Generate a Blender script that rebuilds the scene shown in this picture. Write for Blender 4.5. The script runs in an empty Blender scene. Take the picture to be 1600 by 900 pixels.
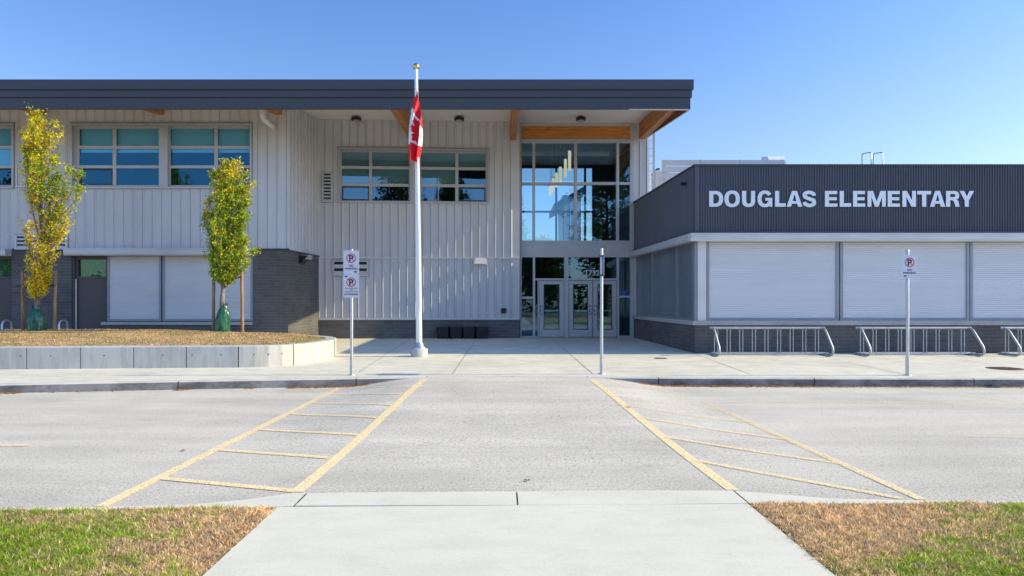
import bpy, bmesh, math, random
import numpy as np
from mathutils import Vector, Matrix, noise as mnoise

R = random.Random(11)
scene = bpy.context.scene
col = scene.collection

# ------------------------------------------------------------------ measuring helpers
FOC, VX, VY, EYE = 1066.67, 785.0, 470.0, 1.6       # lens 24 mm on 36 mm, eye 1.6 m above the road
def X(px, D): return (px - VX) * D / FOC
def Z(py, D): return EYE - (py - VY) * D / FOC

def sstep(a, b, x):
    t = max(0.0, min(1.0, (x - a) / (b - a)))
    return t * t * (3 - 2 * t)

def road_z(x, y):
    if x < -1.5: w = sstep(-3.0, -1.5, x)
    elif x > 1.66: w = 1 - sstep(1.66, 3.2, x)
    else: w = 1.0
    return 0.146 * w * sstep(6.0, 12.95, y)

def walk_z(x, y):
    return 0.15 + 0.008 * max(0.0, min(12.5, y - 12.9))

def ground(px, py, zf):
    D = 10.0
    for _ in range(40):
        x = X(px, D)
        h = EYE - zf(x, D)
        D = 0.5 * D + 0.5 * h * FOC / (py - VY)
    return X(px, D), D

def flat(z): return lambda x, y: z

# ------------------------------------------------------------------ mesh builder
class MB:
    def __init__(self):
        self.v, self.f, self.m, self.s = [], [], [], []
    def poly(self, pts, m=0, smooth=False):
        b = len(self.v)
        self.v += [tuple(p) for p in pts]
        self.f.append(tuple(range(b, b + len(pts)))); self.m.append(m); self.s.append(smooth)
    def mesh(self, verts, faces, m=0, smooth=False):
        b = len(self.v)
        self.v += [tuple(p) for p in verts]
        for f in faces:
            self.f.append(tuple(b + i for i in f)); self.m.append(m); self.s.append(smooth)
    def hexa(self, p, m=0):                        # p: 8 points, bottom ring then top ring
        self.mesh(p, [(3,2,1,0),(4,5,6,7),(0,1,5,4),(1,2,6,5),(2,3,7,6),(3,0,4,7)], m)
    def box(self, x0, x1, y0, y1, z0, z1, m=0):
        self.hexa([(x0,y0,z0),(x1,y0,z0),(x1,y1,z0),(x0,y1,z0),(x0,y0,z1),(x1,y0,z1),(x1,y1,z1),(x0,y1,z1)], m)
    def fbox(self, fr, u0, u1, z0, z1, d0, d1, m=0):
        P = fr.P
        self.hexa([P(u0,z0,d1),P(u1,z0,d1),P(u1,z0,d0),P(u0,z0,d0),P(u0,z1,d1),P(u1,z1,d1),P(u1,z1,d0),P(u0,z1,d0)], m)
    def fquad(self, fr, u0, u1, z0, z1, d, m=0):
        P = fr.P
        self.poly([P(u0,z0,d),P(u1,z0,d),P(u1,z1,d),P(u0,z1,d)], m)
    def tube(self, pts, r, n=10, m=0, caps=True, smooth=True):
        pts = [Vector(p) for p in pts]
        rs = r if isinstance(r, (list, tuple)) else [r] * len(pts)
        rings, prev = [], None
        for i, p in enumerate(pts):
            if i == 0: t = pts[1] - p
            elif i == len(pts) - 1: t = p - pts[i - 1]
            else: t = (pts[i + 1] - p).normalized() + (p - pts[i - 1]).normalized()
            t.normalize()
            if prev is None:
                a = Vector((0, 0, 1)) if abs(t.z) < 0.9 else Vector((1, 0, 0))
                nrm = t.cross(a).normalized()
            else:
                nrm = (prev - t * prev.dot(t)).normalized()
            prev = nrm
            bn = t.cross(nrm)
            rings.append([p + (nrm * math.cos(2*math.pi*k/n) + bn * math.sin(2*math.pi*k/n)) * rs[i] for k in range(n)])
        verts = [q for ring in rings for q in ring]
        faces = []
        for i in range(len(rings) - 1):
            for k in range(n):
                a, b2 = i*n + k, i*n + (k+1) % n
                faces.append((a, b2, b2 + n, a + n))
        self.mesh(verts, faces, m, smooth)
        if caps:
            self.poly(list(reversed(rings[0])), m); self.poly(rings[-1], m)
    def cyl(self, x, y, z0, z1, r0, r1=None, n=20, m=0):
        self.tube([(x,y,z0),(x,y,z1)], [r0, r0 if r1 is None else r1], n, m)
    def lathe(self, prof, cx, cy, n=24, m=0, smooth=True, wob=None):
        verts, faces = [], []
        for (r, z) in prof:
            for k in range(n):
                a = 2*math.pi*k/n
                q = r * (1 + (wob(a, z) if wob else 0))
                verts.append((cx + q*math.cos(a), cy + q*math.sin(a), z))
        for i in range(len(prof)-1):
            for k in range(n):
                a, b = i*n+k, i*n+(k+1) % n
                faces.append((a, b, b+n, a+n))
        self.mesh(verts, faces, m, smooth)
        self.poly([verts[(len(prof)-1)*n+k] for k in range(n)], m)
    def build(self, name, mats, parent=None):
        if not isinstance(mats, (list, tuple)): mats = [mats]
        o3 = (0, 0, 0)
        if parent is not None:
            q = parent; o3 = Vector((0, 0, 0))
            while q is not None:
                o3 = o3 + q.location; q = q.parent
        me = bpy.data.meshes.new(name)
        vv = [(a - o3[0], b - o3[1], c - o3[2]) for a, b, c in self.v]
        me.from_pydata(vv, [], self.f)
        for mt in mats: me.materials.append(mt)
        me.polygons.foreach_set('material_index', self.m)
        me.polygons.foreach_set('use_smooth', self.s)
        uv = me.uv_layers.new(name='UVMap')
        buf = np.zeros(len(me.loops) * 2, dtype=np.float32)
        for p in me.polygons:
            nx, ny, nz = (abs(c) for c in p.normal)
            for li in p.loop_indices:
                x, y, z = self.v[me.loops[li].vertex_index]
                if nz >= nx and nz >= ny: u, w = x, y
                elif ny >= nx: u, w = x, z
                else: u, w = y, z
                buf[2*li], buf[2*li+1] = u, w
        uv.data.foreach_set('uv', buf)
        me.update()
        o = bpy.data.objects.new(name, me)
        col.objects.link(o)
        if parent is not None: o.parent = parent
        return o

class Frame:
    def __init__(self, o, u, n):
        self.o, self.u, self.n = o, u, n
    def P(self, u, z, d=0.0):
        return (self.o[0] + self.u[0]*u + self.n[0]*d, self.o[1] + self.u[1]*u + self.n[1]*d, z)
def front(D): return Frame((0, D), (1, 0), (0, -1))

def tag(o, label=None, cat=None, group=None, kind=None):
    if label: o['label'] = label
    if cat: o['category'] = cat
    if group: o['group'] = group
    if kind: o['kind'] = kind
    return o
def thing(name, loc, label, cat, group=None):
    o = bpy.data.objects.new(name, None); col.objects.link(o)
    o.location = loc; o.empty_display_size = 0.2
    return tag(o, label, cat, group)
def structure(o): o['kind'] = 'structure'; return o
def copy_tree(o, parent=None):
    c = o.copy(); col.objects.link(c)
    if parent is not None: c.parent = parent
    for ch in list(o.children): copy_tree(ch, c)
    return c

def wall(mb, fr, u0, u1, z0, z1, holes=(), depth=0.12, m=0, d=0.0):
    us = sorted({u0, u1, *[h[0] for h in holes], *[h[1] for h in holes]})
    zs = sorted({z0, z1, *[h[2] for h in holes], *[h[3] for h in holes]})
    us = [u for u in us if u0 <= u <= u1]; zs = [z for z in zs if z0 <= z <= z1]
    for i in range(len(us)-1):
        for k in range(len(zs)-1):
            cu, cz = (us[i]+us[i+1])/2, (zs[k]+zs[k+1])/2
            if any(h[0] < cu < h[1] and h[2] < cz < h[3] for h in holes): continue
            mb.fquad(fr, us[i], us[i+1], zs[k], zs[k+1], d, m)
    P = fr.P
    for a, b, c, e in holes:
        a, b, c, e = max(a, u0), min(b, u1), max(c, z0), min(e, z1)
        mb.poly([P(a,c,d),P(a,e,d),P(a,e,d-depth),P(a,c,d-depth)], m)
        mb.poly([P(b,c,d),P(b,c,d-depth),P(b,e,d-depth),P(b,e,d)], m)
        mb.poly([P(a,c,d),P(a,c,d-depth),P(b,c,d-depth),P(b,c,d)], m)
        mb.poly([P(a,e,d),P(b,e,d),P(b,e,d-depth),P(a,e,d-depth)], m)

def ribs(mb, fr, us, z0, z1, holes=(), w=0.05, t=0.018, h=0.034, m=0):
    P = fr.P
    for u in us:
        cuts = [(z0, z1)]
        for a, b, c, e in holes:
            if a - w < u < b + w:
                new = []
                for lo, hi in cuts:
                    if e <= lo or c >= hi: new.append((lo, hi)); continue
                    if c > lo: new.append((lo, c))
                    if e < hi: new.append((e, hi))
                cuts = new
        for lo, hi in cuts:
            if hi - lo < 0.02: continue
            a, b, c, e = u - w/2, u - t/2, u + t/2, u + w/2
            mb.poly([P(a-0.016,lo,0.0025),P(a,lo,0.0025),P(a,hi,0.0025),P(a-0.016,hi,0.0025)], m+1)  # rib's shadow line painted as a grey strip along the panel joint
            mb.poly([P(a,lo,0.001),P(b,lo,h),P(b,hi,h),P(a,hi,0.001)], m)
            mb.poly([P(b,lo,h),P(c,lo,h),P(c,hi,h),P(b,hi,h)], m)
            mb.poly([P(c,lo,h),P(e,lo,0.001),P(e,hi,0.001),P(c,hi,h)], m)

# ------------------------------------------------------------------ materials
def nt_new(name):
    m = bpy.data.materials.new(name); m.use_nodes = True
    nt = m.node_tree
    return m, nt, nt.nodes['Principled BSDF'], nt.nodes['Material Output']
def N(nt, typ, **kw):
    n = nt.nodes.new(typ)
    for k, v in kw.items(): setattr(n, k, v)
    return n
def coords(nt, kind='Object', scale=(1,1,1)):
    tc = N(nt, 'ShaderNodeTexCoord'); mp = N(nt, 'ShaderNodeMapping')
    mp.inputs['Scale'].default_value = scale
    nt.links.new(tc.outputs[kind], mp.inputs['Vector'])
    return mp.outputs['Vector']
def noise_node(nt, vec, scale, detail=4, rough=0.55):
    n = N(nt, 'ShaderNodeTexNoise'); n.inputs['Scale'].default_value = scale
    n.inputs['Detail'].default_value = detail; n.inputs['Roughness'].default_value = rough
    nt.links.new(vec, n.inputs['Vector']); return n.outputs['Fac']
def ramp(nt, fac, stops):
    r = N(nt, 'ShaderNodeValToRGB')
    el = r.color_ramp.elements
    while len(el) < len(stops): el.new(0.5)
    for e, (p, c) in zip(el, stops):
        e.position = p; e.color = (*c, 1) if len(c) == 3 else c
    nt.links.new(fac, r.inputs['Fac']); return r.outputs['Color']
def mixc(nt, fac, a, b, mode='MIX'):
    n = N(nt, 'ShaderNodeMix', data_type='RGBA', blend_type=mode)
    for sock, val in ((n.inputs[0], fac), (n.inputs[6], a), (n.inputs[7], b)):
        if isinstance(val, (int, float)): sock.default_value = val
        elif isinstance(val, (tuple, list)): sock.default_value = (*val, 1) if len(val) == 3 else val
        else: nt.links.new(val, sock)
    return n.outputs[2]
def mul(c, k): return tuple(min(1, x*k) for x in c)
def bump(nt, bsdf, height, strength=0.3, dist=0.01):
    b = N(nt, 'ShaderNodeBump'); b.inputs['Strength'].default_value = strength; b.inputs['Distance'].default_value = dist
    nt.links.new(height, b.inputs['Height']); nt.links.new(b.outputs['Normal'], bsdf.inputs['Normal'])

def simple(name, c, rough=0.6, metal=0.0, var=0.12, scale=2.0, spec=0.4, streak=None, bmp=0.0, fine=0.0):
    m, nt, p, out = nt_new(name)
    vec = coords(nt, 'Object', streak or (1, 1, 1))
    f = noise_node(nt, vec, scale, 5)
    colr = ramp(nt, f, [(0.3, mul(c, 1 - var)), (0.7, mul(c, 1 + var))])
    if fine:
        f2 = noise_node(nt, coords(nt, 'Object'), 90, 3)
        colr = mixc(nt, 1.0, colr, ramp(nt, f2, [(0.35, (1-fine,)*3), (0.65, (1.0,)*3)]), 'MULTIPLY')
    nt.links.new(colr, p.inputs['Base Color'])
    p.inputs['Roughness'].default_value = rough; p.inputs['Metallic'].default_value = metal
    p.inputs['Specular IOR Level'].default_value = spec
    if bmp: bump(nt, p, noise_node(nt, coords(nt, 'Object'), 60, 3), bmp, 0.004)
    return m

def concrete(name, c, var=0.1, stain=0.18, streak=(0.9, 2.0, 2.0), dark=None):
    m, nt, p, out = nt_new(name)
    vec = coords(nt, 'Object')
    big = noise_node(nt, vec, 0.55, 6, 0.6)
    med = noise_node(nt, coords(nt, 'Object', streak), 2.2, 7, 0.72)
    spk = noise_node(nt, vec, 160, 2)
    a = ramp(nt, big, [(0.32, mul(c, 1 - var)), (0.68, mul(c, 1 + var*0.6))])
    a = mixc(nt, 1.0, a, ramp(nt, med, [(0.38, (1 - stain,)*3), (0.56, (1,)*3)]), 'MULTIPLY')
    a = mixc(nt, 1.0, a, ramp(nt, spk, [(0.33, (0.86,)*3), (0.55, (1,)*3)]), 'MULTIPLY')
    vor = N(nt, 'ShaderNodeTexVoronoi'); vor.inputs['Scale'].default_value = 5.5
    nt.links.new(vec, vor.inputs['Vector'])
    a = mixc(nt, 1.0, a, ramp(nt, vor.outputs['Distance'], [(0.018, (0.62,0.58,0.52)), (0.03, (1,)*3)]), 'MULTIPLY')
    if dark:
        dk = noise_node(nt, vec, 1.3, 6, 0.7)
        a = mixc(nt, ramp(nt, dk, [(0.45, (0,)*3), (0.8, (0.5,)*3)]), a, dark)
    nt.links.new(a, p.inputs['Base Color'])
    p.inputs['Roughness'].default_value = 0.9; p.inputs['Specular IOR Level'].default_value = 0.2
    bump(nt, p, spk, 0.25, 0.003)
    return m

def asphalt(name):
    m, nt, p, out = nt_new(name)
    vec = coords(nt, 'Object')
    c = (0.755, 0.695, 0.575)
    big = noise_node(nt, coords(nt, 'Object', (0.12, 1.0, 1.0)), 1.6, 5, 0.6)     # streaks along the road
    pat = noise_node(nt, vec, 0.5, 5, 0.6)
    spk = noise_node(nt, vec, 75, 3, 0.75)
    spk2 = noise_node(nt, vec, 28, 3, 0.7)
    a = ramp(nt, big, [(0.3, mul(c, 0.88)), (0.7, mul(c, 1.1))])
    a = mixc(nt, 1.0, a, ramp(nt, pat, [(0.33, (0.82, 0.82, 0.82)), (0.6, (1,)*3)]), 'MULTIPLY')
    a = mixc(nt, 1.0, a, ramp(nt, spk, [(0.34, (0.38,0.37,0.36)), (0.44, (0.78,)*3), (0.54, (1,)*3)]), 'MULTIPLY')
    a = mixc(nt, 1.0, a, ramp(nt, spk2, [(0.33, (0.55,0.53,0.53)), (0.43, (1,)*3)]), 'MULTIPLY')
    # loose dark grit where the asphalt meets the crossing apron, and two faint wheel lanes
    sep = N(nt, 'ShaderNodeSeparateXYZ'); nt.links.new(vec, sep.inputs[0])
    for y0, wd, dk in ((5.75, 0.75, 0.62), (8.2, 0.5, 0.93), (10.0, 0.5, 0.94)):
        d = N(nt, 'ShaderNodeMath', operation='SUBTRACT'); nt.links.new(sep.outputs['Y'], d.inputs[0]); d.inputs[1].default_value = y0
        ab = N(nt, 'ShaderNodeMath', operation='ABSOLUTE'); nt.links.new(d.outputs[0], ab.inputs[0])
        mr = N(nt, 'ShaderNodeMapRange'); mr.inputs['From Min'].default_value = 0; mr.inputs['From Max'].default_value = wd; mr.inputs['To Min'].default_value = 1; mr.inputs['To Max'].default_value = 0
        nt.links.new(ab.outputs[0], mr.inputs['Value'])
        mm = N(nt, 'ShaderNodeMath', operation='MULTIPLY'); nt.links.new(mr.outputs[0], mm.inputs[0])
        src = noise_node(nt, vec, 42, 4, 0.8) if dk < 0.8 else pat
        nt.links.new(ramp(nt, src, [(0.46, (0,)*3), (0.62, (1,)*3)]), mm.inputs[1])
        a = mixc(nt, mm.outputs[0], a, mixc(nt, 1.0, a, (dk, dk, dk), 'MULTIPLY'))
    nt.links.new(a, p.inputs['Base Color'])
    p.inputs['Roughness'].default_value = 0.92; p.inputs['Specular IOR Level'].default_value = 0.2
    bump(nt, p, spk, 0.35, 0.006)
    return m

def brick(name, c1, c2, cm, bw=0.39, bh=0.095):
    m, nt, p, out = nt_new(name)
    tc = N(nt, 'ShaderNodeTexCoord')
    b = N(nt, 'ShaderNodeTexBrick')
    b.inputs['Scale'].default_value = 1.0
    b.inputs['Brick Width'].default_value = bw; b.inputs['Row Height'].default_value = bh
    b.inputs['Mortar Size'].default_value = 0.006; b.inputs['Mortar Smooth'].default_value = 0.2
    b.inputs['Color1'].default_value = (*c1, 1); b.inputs['Color2'].default_value = (*c2, 1); b.inputs['Mortar'].default_value = (*cm, 1)
    nt.links.new(tc.outputs['UV'], b.inputs['Vector'])
    f = noise_node(nt, coords(nt, 'Object'), 1.2, 6, 0.65)
    a = mixc(nt, 1.0, b.outputs['Color'], ramp(nt, f, [(0.3, (0.78,)*3), (0.7, (1.12,)*3)]), 'MULTIPLY')
    f2 = noise_node(nt, coords(nt, 'Object'), 45, 3)
    a = mixc(nt, 1.0, a, ramp(nt, f2, [(0.35, (0.85,)*3), (0.65, (1.05,)*3)]), 'MULTIPLY')
    nt.links.new(a, p.inputs['Base Color'])
    p.inputs['Roughness'].default_value = 0.9; p.inputs['Specular IOR Level'].default_value = 0.2
    inv = N(nt, 'ShaderNodeMath', operation='SUBTRACT'); inv.inputs[0].default_value = 1.0
    nt.links.new(b.outputs['Fac'], inv.inputs[1])
    bump(nt, p, inv.outputs[0], 0.5, 0.006)
    return m

def wood(name, c, axis_scale):
    m, nt, p, out = nt_new(name)
    f = noise_node(nt, coords(nt, 'Object', axis_scale), 3.0, 6, 0.65)
    lam = noise_node(nt, coords(nt, 'Object', (axis_scale[0]*0.3, axis_scale[1]*0.3, 1.0)), 24, 1)
    a = ramp(nt, f, [(0.3, mul(c, 0.62)), (0.5, c), (0.72, mul(c, 1.25))])
    a = mixc(nt, 1.0, a, ramp(nt, lam, [(0.35, (0.8,)*3), (0.6, (1.05,)*3)]), 'MULTIPLY')
    nt.links.new(a, p.inputs['Base Color']); p.inputs['Roughness'].default_value = 0.55
    return m

def glass(name, tint, refl, fac):
    m, nt, p, out = nt_new(name)
    nt.nodes.remove(p)
    g = N(nt, 'ShaderNodeBsdfGlossy'); g.inputs['Color'].default_value = (*refl, 1); g.inputs['Roughness'].default_value = 0.0
    t = N(nt, 'ShaderNodeBsdfTransparent'); t.inputs['Color'].default_value = (*tint, 1)
    f = noise_node(nt, coords(nt, 'Object'), 0.9, 2)
    b = N(nt, 'ShaderNodeBump'); b.inputs['Strength'].default_value = 0.03; b.inputs['Distance'].default_value = 0.05
    nt.links.new(f, b.inputs['Height']); nt.links.new(b.outputs['Normal'], g.inputs['Normal'])
    mx = N(nt, 'ShaderNodeMixShader'); mx.inputs[0].default_value = fac
    nt.links.new(t.outputs[0], mx.inputs[1]); nt.links.new(g.outputs[0], mx.inputs[2])
    nt.links.new(mx.outputs[0], out.inputs['Surface'])
    return m

def vcol(name, rough=0.8, trans=0.35, spec=0.2):
    m, nt, p, out = nt_new(name)
    at = N(nt, 'ShaderNodeAttribute', attribute_name='Col')
    nt.links.new(at.outputs['Color'], p.inputs['Base Color'])
    p.inputs['Roughness'].default_value = rough; p.inputs['Specular IOR Level'].default_value = spec
    if trans:
        t = N(nt, 'ShaderNodeBsdfTranslucent'); nt.links.new(at.outputs['Color'], t.inputs['Color'])
        mx = N(nt, 'ShaderNodeMixShader'); mx.inputs[0].default_value = trans
        nt.links.new(p.outputs[0], mx.inputs[1]); nt.links.new(t.outputs[0], mx.inputs[2])
        nt.links.new(mx.outputs[0], out.inputs['Surface'])
    return m

def paint(name, c):
    m, nt, p, out = nt_new(name)
    vec = coords(nt, 'Object')
    w = noise_node(nt, vec, 55, 3, 0.6); w2 = noise_node(nt, vec, 1.1, 4)
    a = mixc(nt, 1.0, c, ramp(nt, w2, [(0.3, (0.9,)*3), (0.7, (1.06,)*3)]), 'MULTIPLY')
    nt.links.new(a, p.inputs['Base Color']); p.inputs['Roughness'].default_value = 0.8
    at = N(nt, 'ShaderNodeAttribute', attribute_name='Wear')
    sm = N(nt, 'ShaderNodeMath', operation='ADD'); nt.links.new(w, sm.inputs[0]); nt.links.new(at.outputs['Fac'], sm.inputs[1])
    w3 = N(nt, 'ShaderNodeMath', operation='MULTIPLY_ADD'); nt.links.new(w2, w3.inputs[0]); w3.inputs[1].default_value = 0.25
    nt.links.new(sm.outputs[0], w3.inputs[2])
    al = ramp(nt, w3.outputs[0], [(0.60, (1,)*3), (0.92, (0,)*3)])
    nt.links.new(al, p.inputs['Alpha'])
    return m

M = {}
M['clad'] = simple('pale_metal_cladding', (0.575, 0.575, 0.585), 0.5, 0.0, 0.075, 1.3, 0.4, (1, 1, 0.3))
M['trim'] = simple('pale_trim_metal', (0.64, 0.61, 0.60), 0.45, 0.0, 0.05, 2)
M['frame'] = simple('window_frame_aluminium', (0.47, 0.475, 0.49), 0.4, 0.1, 0.05, 3)
M['darkclad'] = simple('charcoal_metal', (0.088, 0.094, 0.115), 0.5, 0.0, 0.10, 1.5, 0.35, (1, 1, 0.3))
M['fascia'] = simple('charcoal_fascia', (0.058, 0.062, 0.075), 0.5, 0.0, 0.07, 0.8, 0.35, (0.3, 1, 3))
M['flash'] = simple('dark_flashing', (0.05, 0.055, 0.065), 0.5, 0.0, 0.1, 2)
M['hood'] = simple('shutter_hood_metal', (0.52, 0.53, 0.55), 0.35, 0.25, 0.08, 2.0, 0.5, (0.6, 1, 3))
M['shutter'] = simple('shutter_slats', (0.62, 0.62, 0.63), 0.45, 0.1, 0.05, 1.5, 0.4, (0.25, 0.25, 4))
M['shutterframe'] = simple('shutter_frame', (0.27, 0.29, 0.33), 0.45, 0.2, 0.08, 2)
M['brick'] = brick('grey_brick', (0.145, 0.138, 0.134), (0.115, 0.11, 0.108), (0.185, 0.18, 0.178))
M['plinth'] = brick('block_plinth', (0.175, 0.168, 0.162), (0.14, 0.134, 0.13), (0.22, 0.215, 0.21), 0.39, 0.11)
M['door'] = simple('brown_grey_door', (0.085, 0.072, 0.07), 0.5, 0, 0.06, 2)
M['wood_y'] = wood('glulam_beam', (0.52, 0.20, 0.045), (6, 0.5, 6))
M['wood_x'] = wood('glulam_lintel', (0.60, 0.22, 0.035), (0.5, 6, 6))
M['wood_dark'] = wood('stained_gable_wood', (0.20, 0.075, 0.03), (6, 0.5, 6))
M['concrete'] = concrete('broomed_concrete', (0.785, 0.735, 0.59))
M['path'] = concrete('path_concrete', (0.775, 0.73, 0.585), 0.05, 0.07)
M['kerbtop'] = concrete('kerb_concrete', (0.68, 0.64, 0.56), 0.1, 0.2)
M['kerbface'] = concrete('kerb_face_shaded', (0.34, 0.325, 0.31), 0.3, 0.5, dark=(0.12, 0.115, 0.11))
M['wallconc'] = concrete('cast_concrete', (0.585, 0.57, 0.52), 0.09, 0.2, (3.5, 3.5, 0.5), dark=(0.46, 0.44, 0.40))
M['sill'] = concrete('sill_concrete', (0.46, 0.44, 0.415), 0.1, 0.15)
M['asphalt'] = asphalt('worn_asphalt')
M['joint'] = simple('dark_joint', (0.10, 0.095, 0.09), 0.9, 0, 0.2, 8)  # near-black tone for open joints, seam and tie holes
M['soil'] = simple('dark_soil', (0.075, 0.05, 0.035), 0.95, 0, 0.4, 20)
M['galv'] = simple('galvanised_steel', (0.52, 0.54, 0.56), 0.38, 0.75, 0.12, 9)
M['polewhite'] = simple('white_aluminium', (0.78, 0.79, 0.80), 0.35, 0.2, 0.03, 3)
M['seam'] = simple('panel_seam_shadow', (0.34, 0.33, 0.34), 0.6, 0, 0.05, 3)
M['shutterside'] = simple('shutter_slats_side', (0.30, 0.32, 0.36), 0.28, 0.6, 0.25, 0.9, 0.5, (1, 1, 0.5))  # darker, glossier slats for the wing's side wall
M['filler'] = simple('joint_filler', (0.45, 0.425, 0.37), 0.9, 0, 0.2, 8)
M['rack'] = simple('galvanised_rack_tube', (0.42, 0.44, 0.46), 0.45, 0.55, 0.12, 8)
M['gold'] = simple('gold_ball', (0.75, 0.50, 0.16), 0.22, 0.9, 0.05, 3)
M['signwhite'] = simple('sign_face', (0.62, 0.63, 0.68), 0.45, 0, 0.03, 4)
M['signred'] = simple('sign_red', (0.55, 0.02, 0.05), 0.5, 0, 0.03, 4)
M['signblack'] = simple('sign_black', (0.02, 0.02, 0.025), 0.5, 0, 0.03, 4)
M['letter'] = simple('sign_letter_metal', (0.70, 0.73, 0.77), 0.35, 0.2, 0.03, 2)
M['black'] = simple('black_plastic', (0.018, 0.018, 0.02), 0.5, 0, 0.15, 6)
M['white'] = simple('white_paint', (0.78, 0.77, 0.75), 0.45, 0, 0.04, 2)
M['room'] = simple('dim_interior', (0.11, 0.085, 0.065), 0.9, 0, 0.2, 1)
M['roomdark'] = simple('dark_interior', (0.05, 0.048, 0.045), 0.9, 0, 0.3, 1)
M['blind'] = simple('roller_blind', (0.46, 0.76, 1.0), 0.8, 0, 0.03, 2)
M['blindgrey'] = simple('grey_roller_blind', (0.50, 0.50, 0.42), 0.8, 0, 0.05, 2)
M['glassblue'] = glass('tinted_glass', (0.70, 0.95, 1.0), (0.085, 0.29, 0.44), 0.25)
M['glassentry'] = glass('entrance_glass', (0.55, 0.80, 0.90), (0.32, 0.55, 0.76), 0.27)
M['glassgreen'] = glass('obscured_green_glass', (0.42, 0.60, 0.50), (0.4, 0.6, 0.5), 0.12)
M['frost'] = simple('green_obscured_film', (0.20, 0.30, 0.20), 0.5, 0, 0.35, 9)
M['bark'] = simple('grey_bark', (0.22, 0.19, 0.165), 0.9, 0, 0.45, 14, 0.2, (1, 1, 0.4))
M['barkdark'] = simple('dark_bark', (0.06, 0.045, 0.035), 0.9, 0, 0.4, 6)
M['stake'] = simple('weathered_wood_stake', (0.33, 0.21, 0.12), 0.9, 0, 0.35, 9, 0.2, (3, 3, 0.4))
M['bag'] = simple('green_woven_bag', (0.022, 0.105, 0.05), 0.22, 0, 0.4, 9)
M['leaf'] = vcol('leaf', 0.5, 0.5)
M['blade'] = vcol('grass_blade', 0.75, 0.42)
M['needle'] = vcol('dark_foliage', 0.8, 0.15)
M['flagred'] = simple('flag_red', (0.70, 0.012, 0.022), 0.7, 0, 0.05, 4)
M['flagwhite'] = simple('flag_white', (0.80, 0.79, 0.80), 0.7, 0, 0.03, 4)
M['yellow'] = paint('yellow_road_paint', (1.0, 0.79, 0.43))
M['iron'] = simple('rusty_iron', (0.20, 0.115, 0.085), 0.7, 0.3, 0.3, 12)
M['lawn'] = simple('lawn_soil', (0.50, 0.37, 0.22), 0.95, 0, 0.35, 5)
M['terrain'] = simple('dry_ground', (0.26, 0.24, 0.13), 0.95, 0, 0.3, 0.2)
M['ladder'] = simple('ladder_metal', (0.36, 0.37, 0.38), 0.5, 0.2, 0.05, 2)
M['unit'] = simple('rooftop_unit_paint', (0.47, 0.47, 0.48), 0.5, 0, 0.05, 2)
M['bluetag'] = simple('blue_sticker', (0.03, 0.12, 0.42), 0.5, 0, 0.03, 4)

m, nt, p, out = nt_new('soffit_boards')
tc = N(nt, 'ShaderNodeTexCoord'); sx = N(nt, 'ShaderNodeSeparateXYZ'); nt.links.new(tc.outputs['UV'], sx.inputs[0])
md = N(nt, 'ShaderNodeMath', operation='FRACT'); k_ = N(nt, 'ShaderNodeMath', operation='MULTIPLY'); k_.inputs[1].default_value = 5.0
nt.links.new(sx.outputs['Y'], k_.inputs[0]); nt.links.new(k_.outputs[0], md.inputs[0])
nt.links.new(ramp(nt, md.outputs[0], [(0.0, (0.52, 0.47, 0.41)), (0.10, (0.86, 0.81, 0.74)), (1.0, (0.86, 0.81, 0.74))]), p.inputs['Base Color'])
p.inputs['Roughness'].default_value = 0.6
M['soffit'] = m
m, nt, p, out = nt_new('lamp_glow')
p.inputs['Base Color'].default_value = (0.9, 0.85, 0.7, 1)
p.inputs['Emission Color'].default_value = (1.0, 0.70, 0.40, 1); p.inputs['Emission Strength'].default_value = 1.1
M['lampglow'] = m
# ================================================================== SETTING
b = MB(); b.poly([(-600,-600,-0.08),(600,-600,-0.08),(600,600,-0.08),(-600,600,-0.08)])
structure(b.build('ground', M['terrain']))

# far kerb line (front top edge) in plan
kpts = []
for px, py in ((-700,613),(-300,606.5),(0,601),(270,596),(540,591.5),(665,589.5),(800,589.3),(920,589.5),(1040,590.5),(1300,591.5),(1600,592),(2000,592.6)):
    kpts.append(ground(px, py, flat(0.15)))
kpts = [(-70.0, kpts[0][1]-6.0)] + kpts + [(70.0, kpts[-1][1]-0.5)]
def kerb_y(x):
    for (x0, y0), (x1, y1) in zip(kpts, kpts[1:]):
        if x0 <= x <= x1: return y0 + (y1-y0)*(x-x0)/(x1-x0)
    return kpts[-1][1]

# near concrete edge strip (flush crossing apron in the middle, narrow kerb at the sides)
NZ = 0.022; PXL_, PXR_ = -1.735, 1.925
fr_ = [(-900,800),(-400,797),(0,794),(160,791),(300,787.5),(380,780.5),(420,775),(455,770),(640,768),(808,767),(1000,765.5),(1148,766),(1190,769.5),(1300,778.5),(1430,781),(1600,782),(2000,783),(2500,785)]
bk_ = [(-900,804),(-400,801),(0,798.5),(160,796),(300,794),(380,793),(420,792.5),(455,790),(640,789.5),(808,789),(1000,788),(1148,786.5),(1190,786.8),(1300,786.8),(1430,787),(1600,787.5),(2000,788.5),(2500,790)]
frp = [ground(px, py, flat(NZ)) for px, py in fr_]; bkp = [ground(px, py, flat(NZ)) for px, py in bk_]
def interp(pts, x):
    if x <= pts[0][0]: return pts[0][1]
    for (x0, y0), (x1, y1) in zip(pts, pts[1:]):
        if x0 <= x <= x1: return y0 + (y1-y0)*(x-x0)/(x1-x0)
    return pts[-1][1]
xs = sorted(set([-70,-50,-35,-25,-18] + [round(-14+0.25*i,3) for i in range(113)] + [18,25,35,50,70]))
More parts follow.
